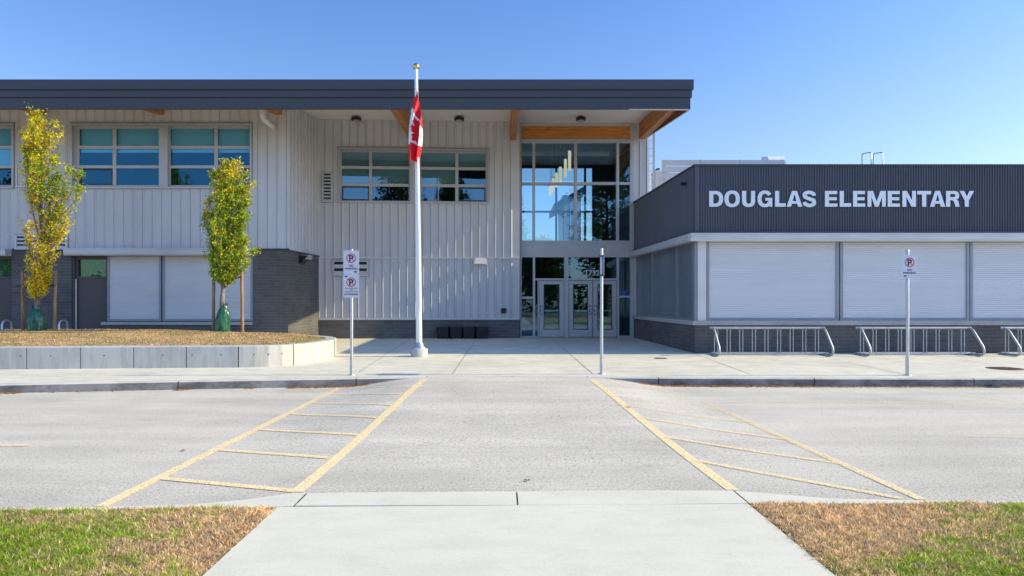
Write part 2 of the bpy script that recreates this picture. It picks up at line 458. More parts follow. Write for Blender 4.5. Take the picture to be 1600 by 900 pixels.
# road
b = MB()
rows = [i/60 for i in range(61)]
grid = []
for x in xs:
    y1 = kerb_y(x) + 0.08
    y0 = interp(frp, x) - 0.06
    grid.append([(x, y0 + (y1-y0)*t, road_z(x, y0 + (y1-y0)*t)) for t in rows])
n = len(rows)
b.mesh([p for c in grid for p in c], [(i*n+k, (i+1)*n+k, (i+1)*n+k+1, i*n+k+1) for i in range(len(xs)-1) for k in range(n-1)], 0, True)
structure(b.build('road', M['asphalt']))

# far pavement, one sheet behind the kerb up to and under the buildings
b = MB(); KW = 0.17
ts = [0,0.15,0.4,0.7,1.0]
grid = []
for x in xs:
    y0 = kerb_y(x) + KW
    grid.append([(x, y0 + (30-y0)*t, walk_z(x, y0 + (30-y0)*t)) for t in ts])
n = len(ts)
b.mesh([p for c in grid for p in c], [(i*n+k, (i+1)*n+k, (i+1)*n+k+1, i*n+k+1) for i in range(len(xs)-1) for k in range(n-1)], 0, True)
structure(b.build('pavement', M['concrete']))

# far kerb: stones with faces coloured darker as their shaded side, and thin gaps
b = MB()
breaks = [ground(px, 600, flat(0.1))[0] for px in (20, 279, 548, 1040, 1290, 1545)]
breaks = [breaks[0]-9.0, breaks[0]-6.0, breaks[0]-3.0] + breaks + [breaks[-1]+3.1, breaks[-1]+6.2, breaks[-1]+9.3]
cuts = [-70.0] + breaks + [70.0]
cx0 = ground(800, 589, flat(0.15))[0]
cuts = sorted(cuts + [ground(667,589,flat(.15))[0], cx0, ground(918,589,flat(.15))[0]])
for a, c in zip(cuts, cuts[1:]):
    g = 0.008
    seg = [a+g] + [x for x in xs if a+g+0.02 < x < c-g-0.02] + [c-g]
    for x0, x1 in zip(seg, seg[1:]):
        y0, y1 = kerb_y(x0), kerb_y(x1)
        w0 = w1 = KW - 0.006
        ch = 0.018
        zt = 0.152
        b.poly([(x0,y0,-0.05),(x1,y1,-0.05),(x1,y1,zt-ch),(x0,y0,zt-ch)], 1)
        b.poly([(x0,y0,zt-ch),(x1,y1,zt-ch),(x1,y1+ch,zt),(x0,y0+ch,zt)], 0)
        b.poly([(x0,y0+ch,zt),(x1,y1+ch,zt),(x1,y1+w1,zt),(x0,y0+w0,zt)], 0)
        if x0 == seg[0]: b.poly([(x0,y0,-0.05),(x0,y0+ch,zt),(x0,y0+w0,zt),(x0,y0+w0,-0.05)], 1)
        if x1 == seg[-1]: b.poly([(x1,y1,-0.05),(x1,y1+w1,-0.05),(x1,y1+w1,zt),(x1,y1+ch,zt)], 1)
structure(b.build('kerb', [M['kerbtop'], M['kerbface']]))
b = MB()
for x0, x1 in zip(xs, xs[1:]):     # dark gap filler under the kerb stones and behind them
    b.poly([(x0,kerb_y(x0)+0.03,0.10),(x1,kerb_y(x1)+0.03,0.10),(x1,kerb_y(x1)+KW+0.002,0.145),(x0,kerb_y(x0)+KW+0.002,0.145)])
structure(b.build('kerb_bedding', M['joint']))

# near concrete edge strip: stones
b = MB()
jx = [ground(px, 778, flat(NZ))[0] for px in (-420, 60, 472, 808, 1160, 1530, 1990)]
cuts = [-60.0] + jx + [60.0]
for a, c in zip(cuts, cuts[1:]):
    g = 0.006
    seg = [a+g] + [x for x in [round(-9+0.1*i,2) for i in range(181)] if a+g+0.02 < x < c-g-0.02] + [c-g]
    for x0, x1 in zip(seg, seg[1:]):
        f0, f1, k0, k1 = interp(frp,x0), interp(frp,x1), interp(bkp,x0), interp(bkp,x1)
        b.poly([(x0,k0,NZ),(x1,k1,NZ),(x1,f1-0.01,NZ),(x0,f0-0.01,NZ)])
        b.poly([(x0,k0,NZ),(x1,k1,NZ),(x1,k1,-0.03),(x0,k0,-0.03)][::-1])
        b.poly([(x0,f0-0.01,NZ),(x1,f1-0.01,NZ),(x1,f1,NZ-0.012),(x0,f0,NZ-0.012)])
        b.poly([(x0,f0,NZ-0.012),(x1,f1,NZ-0.012),(x1,f1,-0.03),(x0,f0,-0.03)])
structure(b.build('kerb_strip', M['path']))
b = MB()                            # dark crumbly seam between concrete and asphalt, and in the joints
xx = [round(-9+0.04*i,2) for i in range(451)]
q = random.Random(3)
jit = [q.uniform(0.004, 0.035) for _ in xx]
for i in range(len(xx)-1):
    if abs(xx[i]) > 3.4: continue
    f0, f1 = interp(frp, xx[i]), interp(frp, xx[i+1])
    b.poly([(xx[i], f0-0.005, 0.0045),(xx[i+1], f1-0.005, 0.0045),(xx[i+1], f1+jit[i+1], 0.0045),(xx[i], f0+jit[i], 0.0045)])
structure(b.build('kerb_strip_seam', M['joint']))
b = MB(); b.poly([(-30,5.19,-0.03),(30,5.19,-0.03),(30,5.5,-0.03),(-30,5.5,-0.03)]); b.poly([(PXL_+0.05,4.9,0.012),(PXR_-0.05,4.9,0.012),(PXR_-0.05,5.4,0.012),(PXL_+0.05,5.4,0.012)])
structure(b.build('kerb_strip_bed', M['filler']))

# near footpath slab with tooled borders
PXL, PXR = -1.735, 1.925
yb = interp(bkp, 0.0)
b = MB()
for y0, y1 in ((-12.0, -4.6), (-4.59, 0.2), (0.21, 5.0)):
    e = 0.012
    b.hexa([(PXL,y0,-0.1),(PXR,y0,-0.1),(PXR,y1,-0.1),(PXL,y1,-0.1),(PXL+e,y0,NZ-0.001),(PXR-e,y0,NZ-0.001),(PXR-e,y1,NZ-0.001),(PXL+e,y1,NZ-0.001)])
yb2 = interp(bkp, PXR)
b.poly([(PXL+0.012,4.99,NZ-0.0012),(PXR-0.012,4.99,NZ-0.0012),(PXR-0.012,yb2-0.002,NZ-0.0012),(0.09,yb-0.002,NZ-0.0012),(PXL+0.012,interp(bkp,PXL)-0.002,NZ-0.0012)])
for x in (PXL+0.085, PXR-0.085):
    b.box(x-0.0025, x+0.0025, -12, 4.95, NZ-0.02, NZ-0.0025, 1)
structure(b.build('footpath', [M['path'], simple('tooled_line', (0.5,0.49,0.46), 0.9)]))

# lawns either side of the footpath: soil sheets and countless blades
def lawn_z(x, y): return 0.014 + 0.010 * mnoise.noise(Vector((x*1.3, y*1.3, 4)))
def lawn_y(f, x): return interp(bkp, x) + 0.03 if f > 4.9 else f
for x0, x1 in ((-30.0, PXL-0.03), (PXR+0.03, 30.0)):
    b = MB()
    gx = sorted(set([x0, x1] + [x for x in [round(-8+0.2*i,2) for i in range(81)] if x0 < x < x1] + [-20,-14,14,20] if True else []))
    gx = [x for x in gx if x0 <= x <= x1]
    gy = [-12,-6,-2] + [round(0.2*i,2) for i in range(26)]
    for a, c in zip(gx, gx[1:]):
        for e, f in zip(gy, gy[1:]):
            b.poly([(a,e,lawn_z(a,e)-0.005),(c,e,lawn_z(c,e)-0.005),(c,lawn_y(f,c),lawn_z(c,f)-0.005),(a,lawn_y(f,a),lawn_z(a,f)-0.005)], 0, True)
    structure(b.build('lawn', M['lawn']))
    b = MB()
    e = PXL-0.035 if x0 < 0 else PXR+0.005
    b.poly([(e,-12,0.004),(e+0.03,-12,0.004),(e+0.03,5.05,0.004),(e,5.05,0.004)])
    structure(b.build('path_edge_soil', M['soil']))

def blades(name, pts, hts, cols, mat, wid=0.006, lean=0.5, seed=5):
    r = np.random.default_rng(seed)
    P = np.array(pts, dtype=np.float32); H = np.array(hts, dtype=np.float32)[:, None]; C = np.array(cols, dtype=np.float32)
    n = len(P)
    a = r.uniform(0, 2*np.pi, n); l = r.normal(0, lean, (n, 2)).astype(np.float32)
    side = np.stack([np.cos(a), np.sin(a), np.zeros(n)], 1).astype(np.float32) * wid * r.uniform(0.6, 1.4, (n, 1)).astype(np.float32)
    tip = P + np.concatenate([l * H, H * np.clip(1 - 0.35*np.linalg.norm(l, axis=1, keepdims=True), 0.3, 1)], 1)
    mid = P*0.5 + tip*0.5; mid[:, :2] -= l*H*0.18; mid[:, 2:] += H*0.07
    V = np.stack([P - side, P + side, mid + side*0.75, mid - side*0.75, tip], 1).reshape(-1, 3)
    base = (np.arange(n) * 5)[:, None]
    faces = np.concatenate([base + np.array([[0,1,2,3]])], 1).tolist() + (base + np.array([[3,2,4]])).tolist()
    me = bpy.data.meshes.new(name)
    me.from_pydata(V.tolist(), [], faces)
    at = me.color_attributes.new('Col', 'FLOAT_COLOR', 'POINT')
    shade = np.array([0.6, 0.6, 0.9, 0.9, 1.1], dtype=np.float32)  # root shading painted into the blade colour, tips lighter
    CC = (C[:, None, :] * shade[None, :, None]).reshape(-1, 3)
    CC = np.concatenate([CC, np.ones((len(CC), 1), np.float32)], 1)
    at.data.foreach_set('color', CC.astype(np.float32).ravel())
    me.materials.append(mat)
    o = bpy.data.objects.new(name, me); col.objects.link(o)
    return o

def lawn_grass(side):
    pts, hts, cols = [], [], []
    q = random.Random(40 + side)
    ntar = 150000
    while len(pts) < ntar:
        near = q.random() < 0.8
        if side < 0: x = q.uniform(-4.2, PXL+0.004) if near else q.uniform(-9, -4.2)
        else: x = q.uniform(PXR-0.004, 4.4) if near else q.uniform(4.4, 9)
        y = q.uniform(3.2, 5.4) if near else q.uniform(0.5, 5.4)
        if y > interp(bkp, x) + 0.006: continue
        if not near and y > 3.2 and abs(x) < 4.2: continue
        n1 = mnoise.noise(Vector((x*0.9, y*0.9, 1.7))); n2 = mnoise.noise(Vector((x*4.0, y*4.0, 9.1))); n3 = mnoise.noise(Vector((x*12, y*12, 3.3)))
        e = (abs(x) - abs(PXL if side < 0 else PXR))
        if side < 0: g = 0.40*(e-0.85) + 0.50*(4.75 - y) + 0.02
        else: g = 0.62*(e-0.75) + 0.45*(4.62 - y) - 0.12
        g = g + 0.42*n1 + 0.42*n2 + 0.22*n3
        pg = sstep(-0.25, 0.75, g)
        green = q.random() < pg*0.88
        kt = q.uniform(0.65, 1.25)*(1 + 0.28*n3 + 0.18*n2)
        nb = q.randint(5, 11)
        for _ in range(nb):
            k = kt*q.uniform(0.75, 1.25); bx, by_ = x+q.gauss(0, 0.011), y+q.gauss(0, 0.011)
            if by_ > interp(bkp, bx)+0.012: continue
            if green and q.random() < 0.85:
                y_ = q.random(); c = (0.24*k + 0.24*y_*k, 0.45*k + 0.10*y_*k, 0.045*k); h = q.uniform(0.03, 0.075)
            else:
                c = (1.0*k, 0.76*k, 0.44*k) if q.random() < 0.8 else (0.52*k, 0.33*k, 0.17*k); h = q.uniform(0.02, 0.06)
            pts.append((bx, by_, lawn_z(bx, by_) - 0.006)); hts.append(h*(0.7 if e < 0.08 else 1)); cols.append(c)
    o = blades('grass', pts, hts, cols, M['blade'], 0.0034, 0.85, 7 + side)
    tag(o, kind='stuff')
lawn_grass(-1); lawn_grass(1)

# ---------------------------------------------------------------- road markings
b = MB(); wear = []
def stripe(p0, p1, w=0.10, wr=0.0, wr1=None):
    a = ground(*p0, road_z); c = ground(*p1, road_z)
    L = math.hypot(c[0]-a[0], c[1]-a[1]); n = max(1, int(L/0.12))
    dx, dy = (c[0]-a[0])/L, (c[1]-a[1])/L
    nx, ny = -dy*w/2, dx*w/2
    global mk
    for i in range(n):
        q = []
        for t, s in ((i/n,-1),((i+1)/n,-1),((i+1)/n,1),(i/n,1)):
            x, y = a[0]+(c[0]-a[0])*t + nx*s, a[1]+(c[1]-a[1])*t + ny*s
            q.append((x, y, road_z(x, y) + mk))
            wear.append(wr + ((wr1 if wr1 is not None else wr) - wr)*t)
        b.poly(q)
mk = 0.004
stripe((664,592),(463,769),0.115,0.02,-0.04)
stripe((924,593),(1145,766),0.11,0.03,-0.02)
mk = 0.0055
stripe((530,606.5),(158,792),0.10,0.08,-0.04)
stripe((1098,628),(1440,781),0.09,0.24,0.02)
mk = 0.007
for p0, p1, wr in (((252,748),(462,768),-.05),((343,703.5),(515,716),-.04),((404,671.5),(560,680),-.02),((454,647),(590,653),.02),((489,629.5),(614,633.5),.06),((513,615.5),(632,617),.10),((532,606),(648,606),.16),
                   ((1092,721),(1408,779.5),0.0),((1040,683.5),(1322,726),.03),((1002,653),(1238,688),.06),((966,633),(1180,661),.14),((945,619),(1130,640),.18),
                   ((1104,628.5),(1600,630.5),.17),((1500,617),(1640,636),.15),((1512,682.5),(1620,684.5),.14),((-60,698),(47,696.5),.02)):
    stripe(p0, p1, 0.078 if p0[0] > 900 else 0.088, wr + (0.06 if p0[0] > 900 else 0.05))
o = structure(b.build('road_markings', M['yellow']))
at = o.data.attributes.new('Wear', 'FLOAT', 'POINT'); at.data.foreach_set('value', wear)

# pavement joints
b = MB()
def joint(p0, p1, w=0.012):
    a = ground(*p0, walk_z); c = ground(*p1, walk_z)
    L = math.hypot(c[0]-a[0], c[1]-a[1]); n = max(1, int(L/1.0))
    nx, ny = -(c[1]-a[1])/L*w/2, (c[0]-a[0])/L*w/2
    for i in range(n):
        q = []
        for t, s in ((i/n,-1),((i+1)/n,-1),((i+1)/n,1),(i/n,1)):
            x, y = a[0]+(c[0]-a[0])*t, a[1]+(c[1]-a[1])*t
            q.append((x+nx*s, y+ny*s, walk_z(x,y)+0.004))
        b.poly(q)
for p0, p1 in (((744,530),(707,584.5)),((862,529),(926,584)),((1086,553),(1172,585)),((1300,561),(1412,585)),((1500,562),(1660,586)),((250,583),(180,590)),((640,530),(560,582))):
    joint(p0, p1, 0.013)
structure(b.build('pavement_joints', simple('pavement_joint_dirt', (0.26, 0.24, 0.21), 0.9, 0, 0.25, 6)))

# manhole cover flush in the pavement
mx_, my_ = ground(1571, 576, walk_z)
b = MB(); zc = walk_z(mx_, my_)
b.lathe([(0.355, zc-0.02),(0.355, zc+0.006),(0.32, zc+0.006)], mx_, my_, 36)
b.lathe([(0.31, zc-0.02),(0.31, zc+0.009)], mx_, my_, 36)
for i in range(-3, 4):
    hw = math.sqrt(0.28**2 - (i*0.08)**2)
    b.box(mx_-hw, mx_+hw, my_+i*0.08-0.015, my_+i*0.08+0.015, zc+0.009, zc+0.014)
tag(b.build('manhole_cover', M['iron']), 'round rusty iron manhole cover in the pavement near the right bike racks', 'manhole cover')

# brown leaf litter along the kerb base and odd leaves on the road
b = MB(); q = random.Random(21); lc = []
def leaf_at(x, y, z, s, c):
    a = q.uniform(0, 6.28); t = q.uniform(-0.5, 0.5)
    dx, dy = math.cos(a)*s, math.sin(a)*s
    b.poly([(x-dx,y-dy,z),(x+dy*.45,y-dx*.45,z+s*t+0.004),(x+dx,y+dy,z+0.004),(x-dy*.45,y+dx*.45,z+s*abs(t)+0.004)])
    lc.extend([c]*4)
for px0, px1, cnt in ((450,545,520),(545,580,260),(275,300,80),(-10,30,160),(1000,1170,1300),(1170,1330,700),(1330,1545,600),(1545,1600,160),(385,400,40),(60,270,60)):
    for _ in range(cnt):
        px = q.uniform(px0, px1)
        x = X(px, kerb_y(X(px, 12.6)))
        y = kerb_y(x) - abs(q.gauss(0.01, 0.075))
        k = q.uniform(0.6, 1.2)
        leaf_at(x, y, road_z(x, y)+0.006, q.uniform(0.010, 0.034), (0.55*k, 0.31*k, 0.13*k))
o = b.build('leaf_litter', M['leaf']); at = o.data.color_attributes.new('Col','FLOAT_COLOR','POINT')
at.data.foreach_set('color', np.array([(*c,1) for c in lc], dtype=np.float32).ravel()); tag(o, kind='stuff')

# ================================================================== TWO-STOREY BUILDING
DE, DL, DR, DF = 25.25, 21.64, 18.30, 19.33
FE, FL, FR = front(DE), front(DL), front(DR)
XE = lambda px: X(px, DE); ZE = lambda py: Z(py, DE)
XL = lambda px: X(px, DL); ZL = lambda py: Z(py, DL)
XR = lambda px: X(px, DR); ZR = lambda py: Z(py, DR)
XS = -6.79
class SideFrame:                                # recess side wall, u runs away from the camera; splays slightly towards the entrance
    def P(self, u, z, d=0.0):
        k = (X(498, 24.5)-XS)/(24.5-DL); c = 1/math.hypot(1, k)
        return (XS + (u-DL)*k + d*c, u - d*k*c, z)
FS = SideFrame()
ROOFX = 5.42
def soffit_z(y): return 7.75 + (8.18-7.75)*(y-DF)/(DE-DF)

school = thing('school_building', (-2, 23, 0.2), 'two storey school building with pale ribbed metal walls and deep charcoal roof fascia', 'building')

def window(parent, fr, u0, u1, z0, z1, cols, rows, gm, blind_z=None, bm='blind', name='window', dark=None, room=2.5, set_in=0.09, rim=0.06, lab=None):
    """cols / rows: lists of (lo, hi) pane openings inside the outer rectangle"""
    b = MB()
    # projecting outer trim
    b.fbox(fr, u0-rim, u1+rim, z1, z1+rim, -0.02, 0.055); b.fbox(fr, u0-rim, u1+rim, z0-rim, z0, -0.02, 0.075)
    b.fbox(fr, u0-rim, u0, z0+0.001, z1-0.001, -0.02, 0.05); b.fbox(fr, u1, u1+rim, z0+0.001, z1-0.001, -0.02, 0.05)
    d0, d1 = -set_in-0.06, -set_in
    ue = [u0+0.003] + [v for c in cols for v in c] + [u1-0.003]
    ze = [z0+0.003] + [v for c in rows for v in c] + [z1-0.003]
    for i in range(0, len(ue), 2): b.fbox(fr, ue[i], ue[i+1], z0+0.003, z1-0.003, d0, d1)
    for i in range(0, len(ze), 2):
        for c in cols: b.fbox(fr, c[0], c[1], ze[i], ze[i+1], d0, d1-0.004)
    b.fbox(fr, u0-rim-0.02, u1+rim+0.02, z1+rim+0.001, z1+rim+0.03, -0.02, 0.07, 1); b.fbox(fr, u0-rim-0.015, u0-rim-0.001, z0-rim, z1+rim, -0.02, 0.02, 1); b.fbox(fr, u1+rim+0.001, u1+rim+0.015, z0-rim, z1+rim, -0.02, 0.02, 1)  # dark strips over and beside the trim, its shadow lines painted in
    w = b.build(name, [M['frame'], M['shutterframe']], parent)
    if lab: w['label'] = lab
    g = MB(); g.fquad(fr, u0+0.01, u1-0.01, z0+0.01, z1-0.01, -set_in-0.035); g.build('pane', M[gm], w)
    if dark:
        for (c, r_) in dark:
            k = MB(); t = 0.045; a, e = cols[c]; lo, hi = rows[r_]
            k.fbox(fr, a, e, hi-t, hi, -set_in-0.03, -set_in+0.004); k.fbox(fr, a, e, lo, lo+t, -set_in-0.03, -set_in+0.004)
            k.fbox(fr, a, a+t, lo+t, hi-t, -set_in-0.03, -set_in+0.004); k.fbox(fr, e-t, e, lo+t, hi-t, -set_in-0.03, -set_in+0.004)
            k.build('opening_sash', M['flash'], w)
    if blind_z is not None:
        for (a, e), bz in zip(cols, blind_z if isinstance(blind_z, list) else [blind_z]*len(cols)):
            k = MB(); k.fquad(fr, a-0.01, e+0.01, bz, z1, -set_in-0.11); k.fbox(fr, a-0.01, e+0.01, bz-0.03, bz, -set_in-0.125, -set_in-0.10)
            k.build('blind', M[bm], w)
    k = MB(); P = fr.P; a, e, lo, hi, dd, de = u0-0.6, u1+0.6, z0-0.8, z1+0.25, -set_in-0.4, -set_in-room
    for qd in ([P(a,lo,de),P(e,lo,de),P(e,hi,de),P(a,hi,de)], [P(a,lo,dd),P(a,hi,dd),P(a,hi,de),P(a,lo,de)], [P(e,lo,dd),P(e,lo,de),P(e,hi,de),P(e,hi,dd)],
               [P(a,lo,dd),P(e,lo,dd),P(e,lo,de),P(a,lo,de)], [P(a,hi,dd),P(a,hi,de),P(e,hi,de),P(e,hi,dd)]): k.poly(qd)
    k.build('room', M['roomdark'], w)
    return w

def louver(parent, fr, u0, u1, z0, z1, n, lab=None, cols=1):
    b = MB(); t = 0.05
    b.fbox(fr, u0, u1, z1-t, z1, -0.05, 0.06); b.fbox(fr, u0, u1, z0, z0+t, -0.05, 0.06)
    b.fbox(fr, u0, u0+t*1.4, z0+t, z1-t, -0.05, 0.055); b.fbox(fr, u1-t*1.4, u1, z0+t, z1-t, -0.05, 0.055)
    e_ = 0.018
    b.fbox(fr, u0-e_, u1+e_, z1+0.001, z1+e_*1.6, -0.02, 0.02, 1); b.fbox(fr, u0-e_, u1+e_, z0-e_, z0-0.001, -0.02, 0.02, 1); b.fbox(fr, u0-e_, u0-0.001, z0, z1, -0.02, 0.02, 1); b.fbox(fr, u1+0.001, u1+e_, z0, z1, -0.02, 0.02, 1)  # dark outline strips painted in as the frame's shadow gap
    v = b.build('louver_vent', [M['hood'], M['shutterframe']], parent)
    if lab: v['label'] = lab
    k = MB(); P = fr.P; h = (z1-z0-2*t)/n
    for i in range(n):
        za = z0+t+i*h
        k.poly([P(u0+t,za+0.012,0.045),P(u1-t,za+0.012,0.045),P(u1-t,za+h*0.62,0.0),P(u0+t,za+h*0.62,0.0)])
        k.poly([P(u0+t,za,0.045),P(u1-t,za,0.045),P(u1-t,za+0.012,0.045),P(u0+t,za+0.012,0.045)])
    k.build('louver_blade', M['trim'], v)
    k = MB(); k.fquad(fr, u0+0.02, u1-0.02, z0+0.02, z1-0.02, 0.004); k.build('vent_screen', M['black'], v)
    return v

# ---- left block, front wall
zb = ZL(389); ztL = soffit_z(DL)+0.02
W1 = (XL(114), XL(391), ZL(292), ZL(196.5)); W0 = (XL(-300), XL(19.5), ZL(292), ZL(196.5))
b = MB()
V1 = (XL(24), XL(107), ZL(390), ZL(367))
b2h = [W1, W0, (V1[0], V1[1], zb-0.01, V1[3])]
wall(b, FL, -40, XS, zb, ztL, b2h, 0.15)
us = [XS - 0.02 - 0.304*i for i in range(108)]
ribs(b, FL, [u for u in us if u > -39], zb+0.02, ztL, b2h)
# recess side wall
wall(b, FS, DL, 24.6, ZL(391), 8.3, (), 0)
ribs(b, FS, [DL + 0.03] + [DL + 0.32 + 0.304*i for i in range(9)], ZL(391)+0.02, 8.25)
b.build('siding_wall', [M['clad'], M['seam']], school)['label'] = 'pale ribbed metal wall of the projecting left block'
b = MB()
wall(b, FL, XL(394), XS+0.0, 0.0, zb-0.03)
wall(b, FL, XL(18), XL(112), 0.0, zb-0.03)
wall(b, FL, XL(163), XL(394), 0.0, ZL(507))
wall(b, FL, -40, XL(-330), 0.0, zb-0.03)
wall(b, FS, DL, 24.6, 0.0, ZL(391)-0.03)
b.build('brick_wall', M['brick'], school)
b = MB()                                        # dark drip flashing over the brick
b.fbox(FL, XL(396), XS+0.035, zb-0.035, zb+0.012, -0.05, 0.035)
b.build('flashing', M['flash'], school); b = MB(); b.fbox(FL, XL(20), XL(107), zb-0.035, zb+0.01, -0.05, 0.03)
b.build('flashing', M['flash'], school); b = MB()
b.fbox(FS, DL+0.001, 24.48, ZL(391)-0.035, ZL(391)+0.015, -0.05, 0.035)
b.build('flashing', M['flash'], school)
def colsL(*prs): return [(XL(a), XL(c)) for a, c in prs]
rowsL = [(ZL(288.5), ZL(262)), (ZL(257.5), ZL(231.5)), (ZL(226.5), ZL(200))]
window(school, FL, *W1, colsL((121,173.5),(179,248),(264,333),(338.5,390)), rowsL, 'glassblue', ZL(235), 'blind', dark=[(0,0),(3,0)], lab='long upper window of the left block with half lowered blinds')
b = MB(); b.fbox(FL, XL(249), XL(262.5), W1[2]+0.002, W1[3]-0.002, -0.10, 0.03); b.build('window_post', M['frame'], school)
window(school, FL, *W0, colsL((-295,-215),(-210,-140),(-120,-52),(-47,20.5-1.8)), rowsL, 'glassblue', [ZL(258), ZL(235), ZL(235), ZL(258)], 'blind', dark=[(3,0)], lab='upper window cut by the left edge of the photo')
b = MB()                                         # sill shelf between windows
b.fbox(FL, XL(26), XL(108), ZL(292)-0.02, ZL(292)+0.03, 0.001, 0.06); b.fbox(FL, XL(26), XL(28), ZL(292)+0.03, ZL(258), 0.001, 0.05)
b.build('wall_trim', M['trim'], school)
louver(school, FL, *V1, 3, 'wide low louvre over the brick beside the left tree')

# hoods, doors and shutters of the left block
def hood(fr, u0, u1, z0, z1, dp, parent):
    P = fr.P; b = MB(); ch = 0.05
    b.hexa([P(u0,z0,dp-ch*0.4),P(u1,z0,dp-ch*0.4),P(u1,z0,-0.06),P(u0,z0,-0.06),P(u0,z0+ch,dp),P(u1,z0+ch,dp),P(u1,z0+ch,-0.06),P(u0,z0+ch,-0.06)])
    b.hexa([P(u0,z0+ch,dp),P(u1,z0+ch,dp),P(u1,z0+ch,-0.06),P(u0,z0+ch,-0.06),P(u0,z1-0.02,dp),P(u1,z1-0.02,dp),P(u1,z1-0.02,-0.06),P(u0,z1-0.02,-0.06)])
    b.fbox(fr, u0-0.01, u1+0.01, z1-0.019, z1+0.012, -0.06, dp+0.015)
    return b.build('shutter_hood', M['hood'], parent)
hood(FL, XL(107.5), XL(396), ZL(400), ZL(389)-0.005, 0.28, school)
hood(FL, XL(-340), XL(18), ZL(400.5), ZL(390)-0.005, 0.28, school)

def shutter(fr, u0, u1, z0, z1, d, parent, lab=None, pitch=0.05, fw=0.06, sm='shutter'):
    b = MB(); P = fr.P
    b.fbox(fr, u0-fw, u0, z0, z1, d-0.05, d+0.035); b.fbox(fr, u1, u1+fw, z0, z1, d-0.05, d+0.035)
    b.fbox(fr, u0-fw, u1+fw, z0-0.07, z0-0.001, d-0.05, d+0.03)
    s = b.build('roller_shutter', M['shutterframe'], parent)
    if lab: s['label'] = lab
    k = MB(); n = int((z1-z0)/pitch); h = (z1-z0)/n
    for i in range(n):
        za = z0+i*h
        k.poly([P(u0,za,d+0.004),P(u1,za,d+0.004),P(u1,za+h*0.42,d+0.0085),P(u0,za+h*0.42,d+0.0085)])
        k.poly([P(u0,za+h*0.42,d+0.0085),P(u1,za+h*0.42,d+0.0085),P(u1,za+h*0.84,d+0.004),P(u0,za+h*0.84,d+0.004)])
        k.poly([P(u0,za+h*0.84,d+0.004),P(u1,za+h*0.84,d+0.004),P(u1,za+h,d-0.003),P(u0,za+h,d-0.003)])
        k.poly([P(u0,za+h,d-0.003),P(u1,za+h,d-0.003),P(u1,za+h,d+0.004),P(u0,za+h,d+0.004)])
    k.build('slat_curtain', M[sm], s)
    return s
shutter(FL, XL(171), XL(249), ZL(498.5), ZL(400), -0.02, school, 'narrow closed shutter beside the brown door')
shutter(FL, XL(257), XL(392), ZL(498.5), ZL(400), -0.02, school, 'wide closed shutter behind the smaller tree')
b = MB(); b.fbox(FL, XL(160), XL(395), ZL(507.5), ZL(503), -0.1, 0.09); b.build('window_sill', M['sill'], school)

def old_door(px0, px1, lab):
    b = MB(); d = -0.12
    u0, u1 = XL(px0), XL(px1)
    b.fbox(FL, u0, u0+0.09, 0.15, ZL(400), d-0.1, d+0.05); b.fbox(FL, u1-0.09, u1, 0.15, ZL(400), d-0.1, d+0.05)
    b.fbox(FL, u0+0.09, u1-0.09, ZL(405), ZL(400), d-0.1, d+0.045); b.fbox(FL, u0+0.09, u1-0.09, ZL(435), ZL(432), d-0.1, d+0.045)
    b.fbox(FL, u0+0.09, u1-0.09, 0.22, ZL(435)-0.002, d-0.08, d+0.02)
    o = b.build('door', M['door'], school); o['label'] = lab
    g = MB(); g.fquad(FL, u0+0.09, u1-0.09, ZL(432), ZL(405), d-0.03); g.build('transom_pane', M['glassgreen'], o)
    g = MB(); g.fquad(FL, u0+0.05, u1-0.05, ZL(436), ZL(402), d-0.07); g.build('transom_film', M['frost'], o)
    g = MB(); g.tube([FL.P(u0+0.045, ZL(518), d+0.07), FL.P(u0+0.045, ZL(436), d+0.07)], 0.02, 8); g.build('door_edge_rail', M['galv'], o)
b = MB(); b.fquad(FL, XL(-340), XL(394), 0.1, ZL(388), -0.30); b.fbox(FL, XL(111.5), XL(116), 0.1, ZL(391), -0.28, -0.02); b.build('recess_backing', M['flash'], school)
old_door(115, 168, 'brown grey door with green glass transom behind the trees')
old_door(-34, 20, 'brown grey door at the far left edge')

# ---- recess wall, turned a few degrees towards the sun
YL_, YR_ = 24.5, 24.93                          # left and right ends of the recess wall, a little in front of the entrance plane
XA_, XB_ = X(498, YL_), X(812, YR_)
class RecessFrame:
    def P(self, u, z, d=0.0):
        t = (u-XS)/(XE(812.5)-XS)
        c, s = math.cos(TA), math.sin(TA)
        return (XA_ + (XB_-XA_)*t + s*d, YL_ + (YR_-YL_)*t - c*d, EYE + (z-EYE)*0.983)
FREC = RecessFrame(); TA = math.atan2(YR_-YL_, XB_-XA_)
zl = ZE(403); zp = ZE(497); UG = XE(812.5)
WE = (XE(530), XE(761.5), ZE(316), ZE(236)); VE = (XE(503), XE(520), ZE(318), ZE(272)); VE2 = (XE(519), XE(575.5), ZE(432), ZE(407.5))
b = MB(); hs = [WE]
wall(b, FREC, XS-0.05, UG, zp, 8.3, hs, 0.15)
ue = [XS + 0.02] + [XS + 0.26 + 0.2985*i for i in range(25)]
ue = [u for u in ue if u < UG-0.05]
hx = [(WE[0]-0.06, WE[1]+0.06, WE[2]-0.06, WE[3]+0.06), VE, (VE2[0],VE2[1],VE2[2],VE2[3])]
ribs(b, FREC, ue, zl+0.03, 8.22, hx, 0.074, 0.014, 0.030); ribs(b, FREC, ue, zp+0.02, zl-0.03, hx, 0.074, 0.014, 0.030)
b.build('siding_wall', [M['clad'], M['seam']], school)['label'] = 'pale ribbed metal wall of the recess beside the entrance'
U2 = XE(990); b = MB()
wall(b, FE, U2, 5.42, 3.0, 8.25); ribs(b, FE, [XE(1000), XE(1011.5)], 3.0, 8.2)
b.fbox(FE, 5.41, 5.43, 3.0, 8.2, -3.0, -0.002)
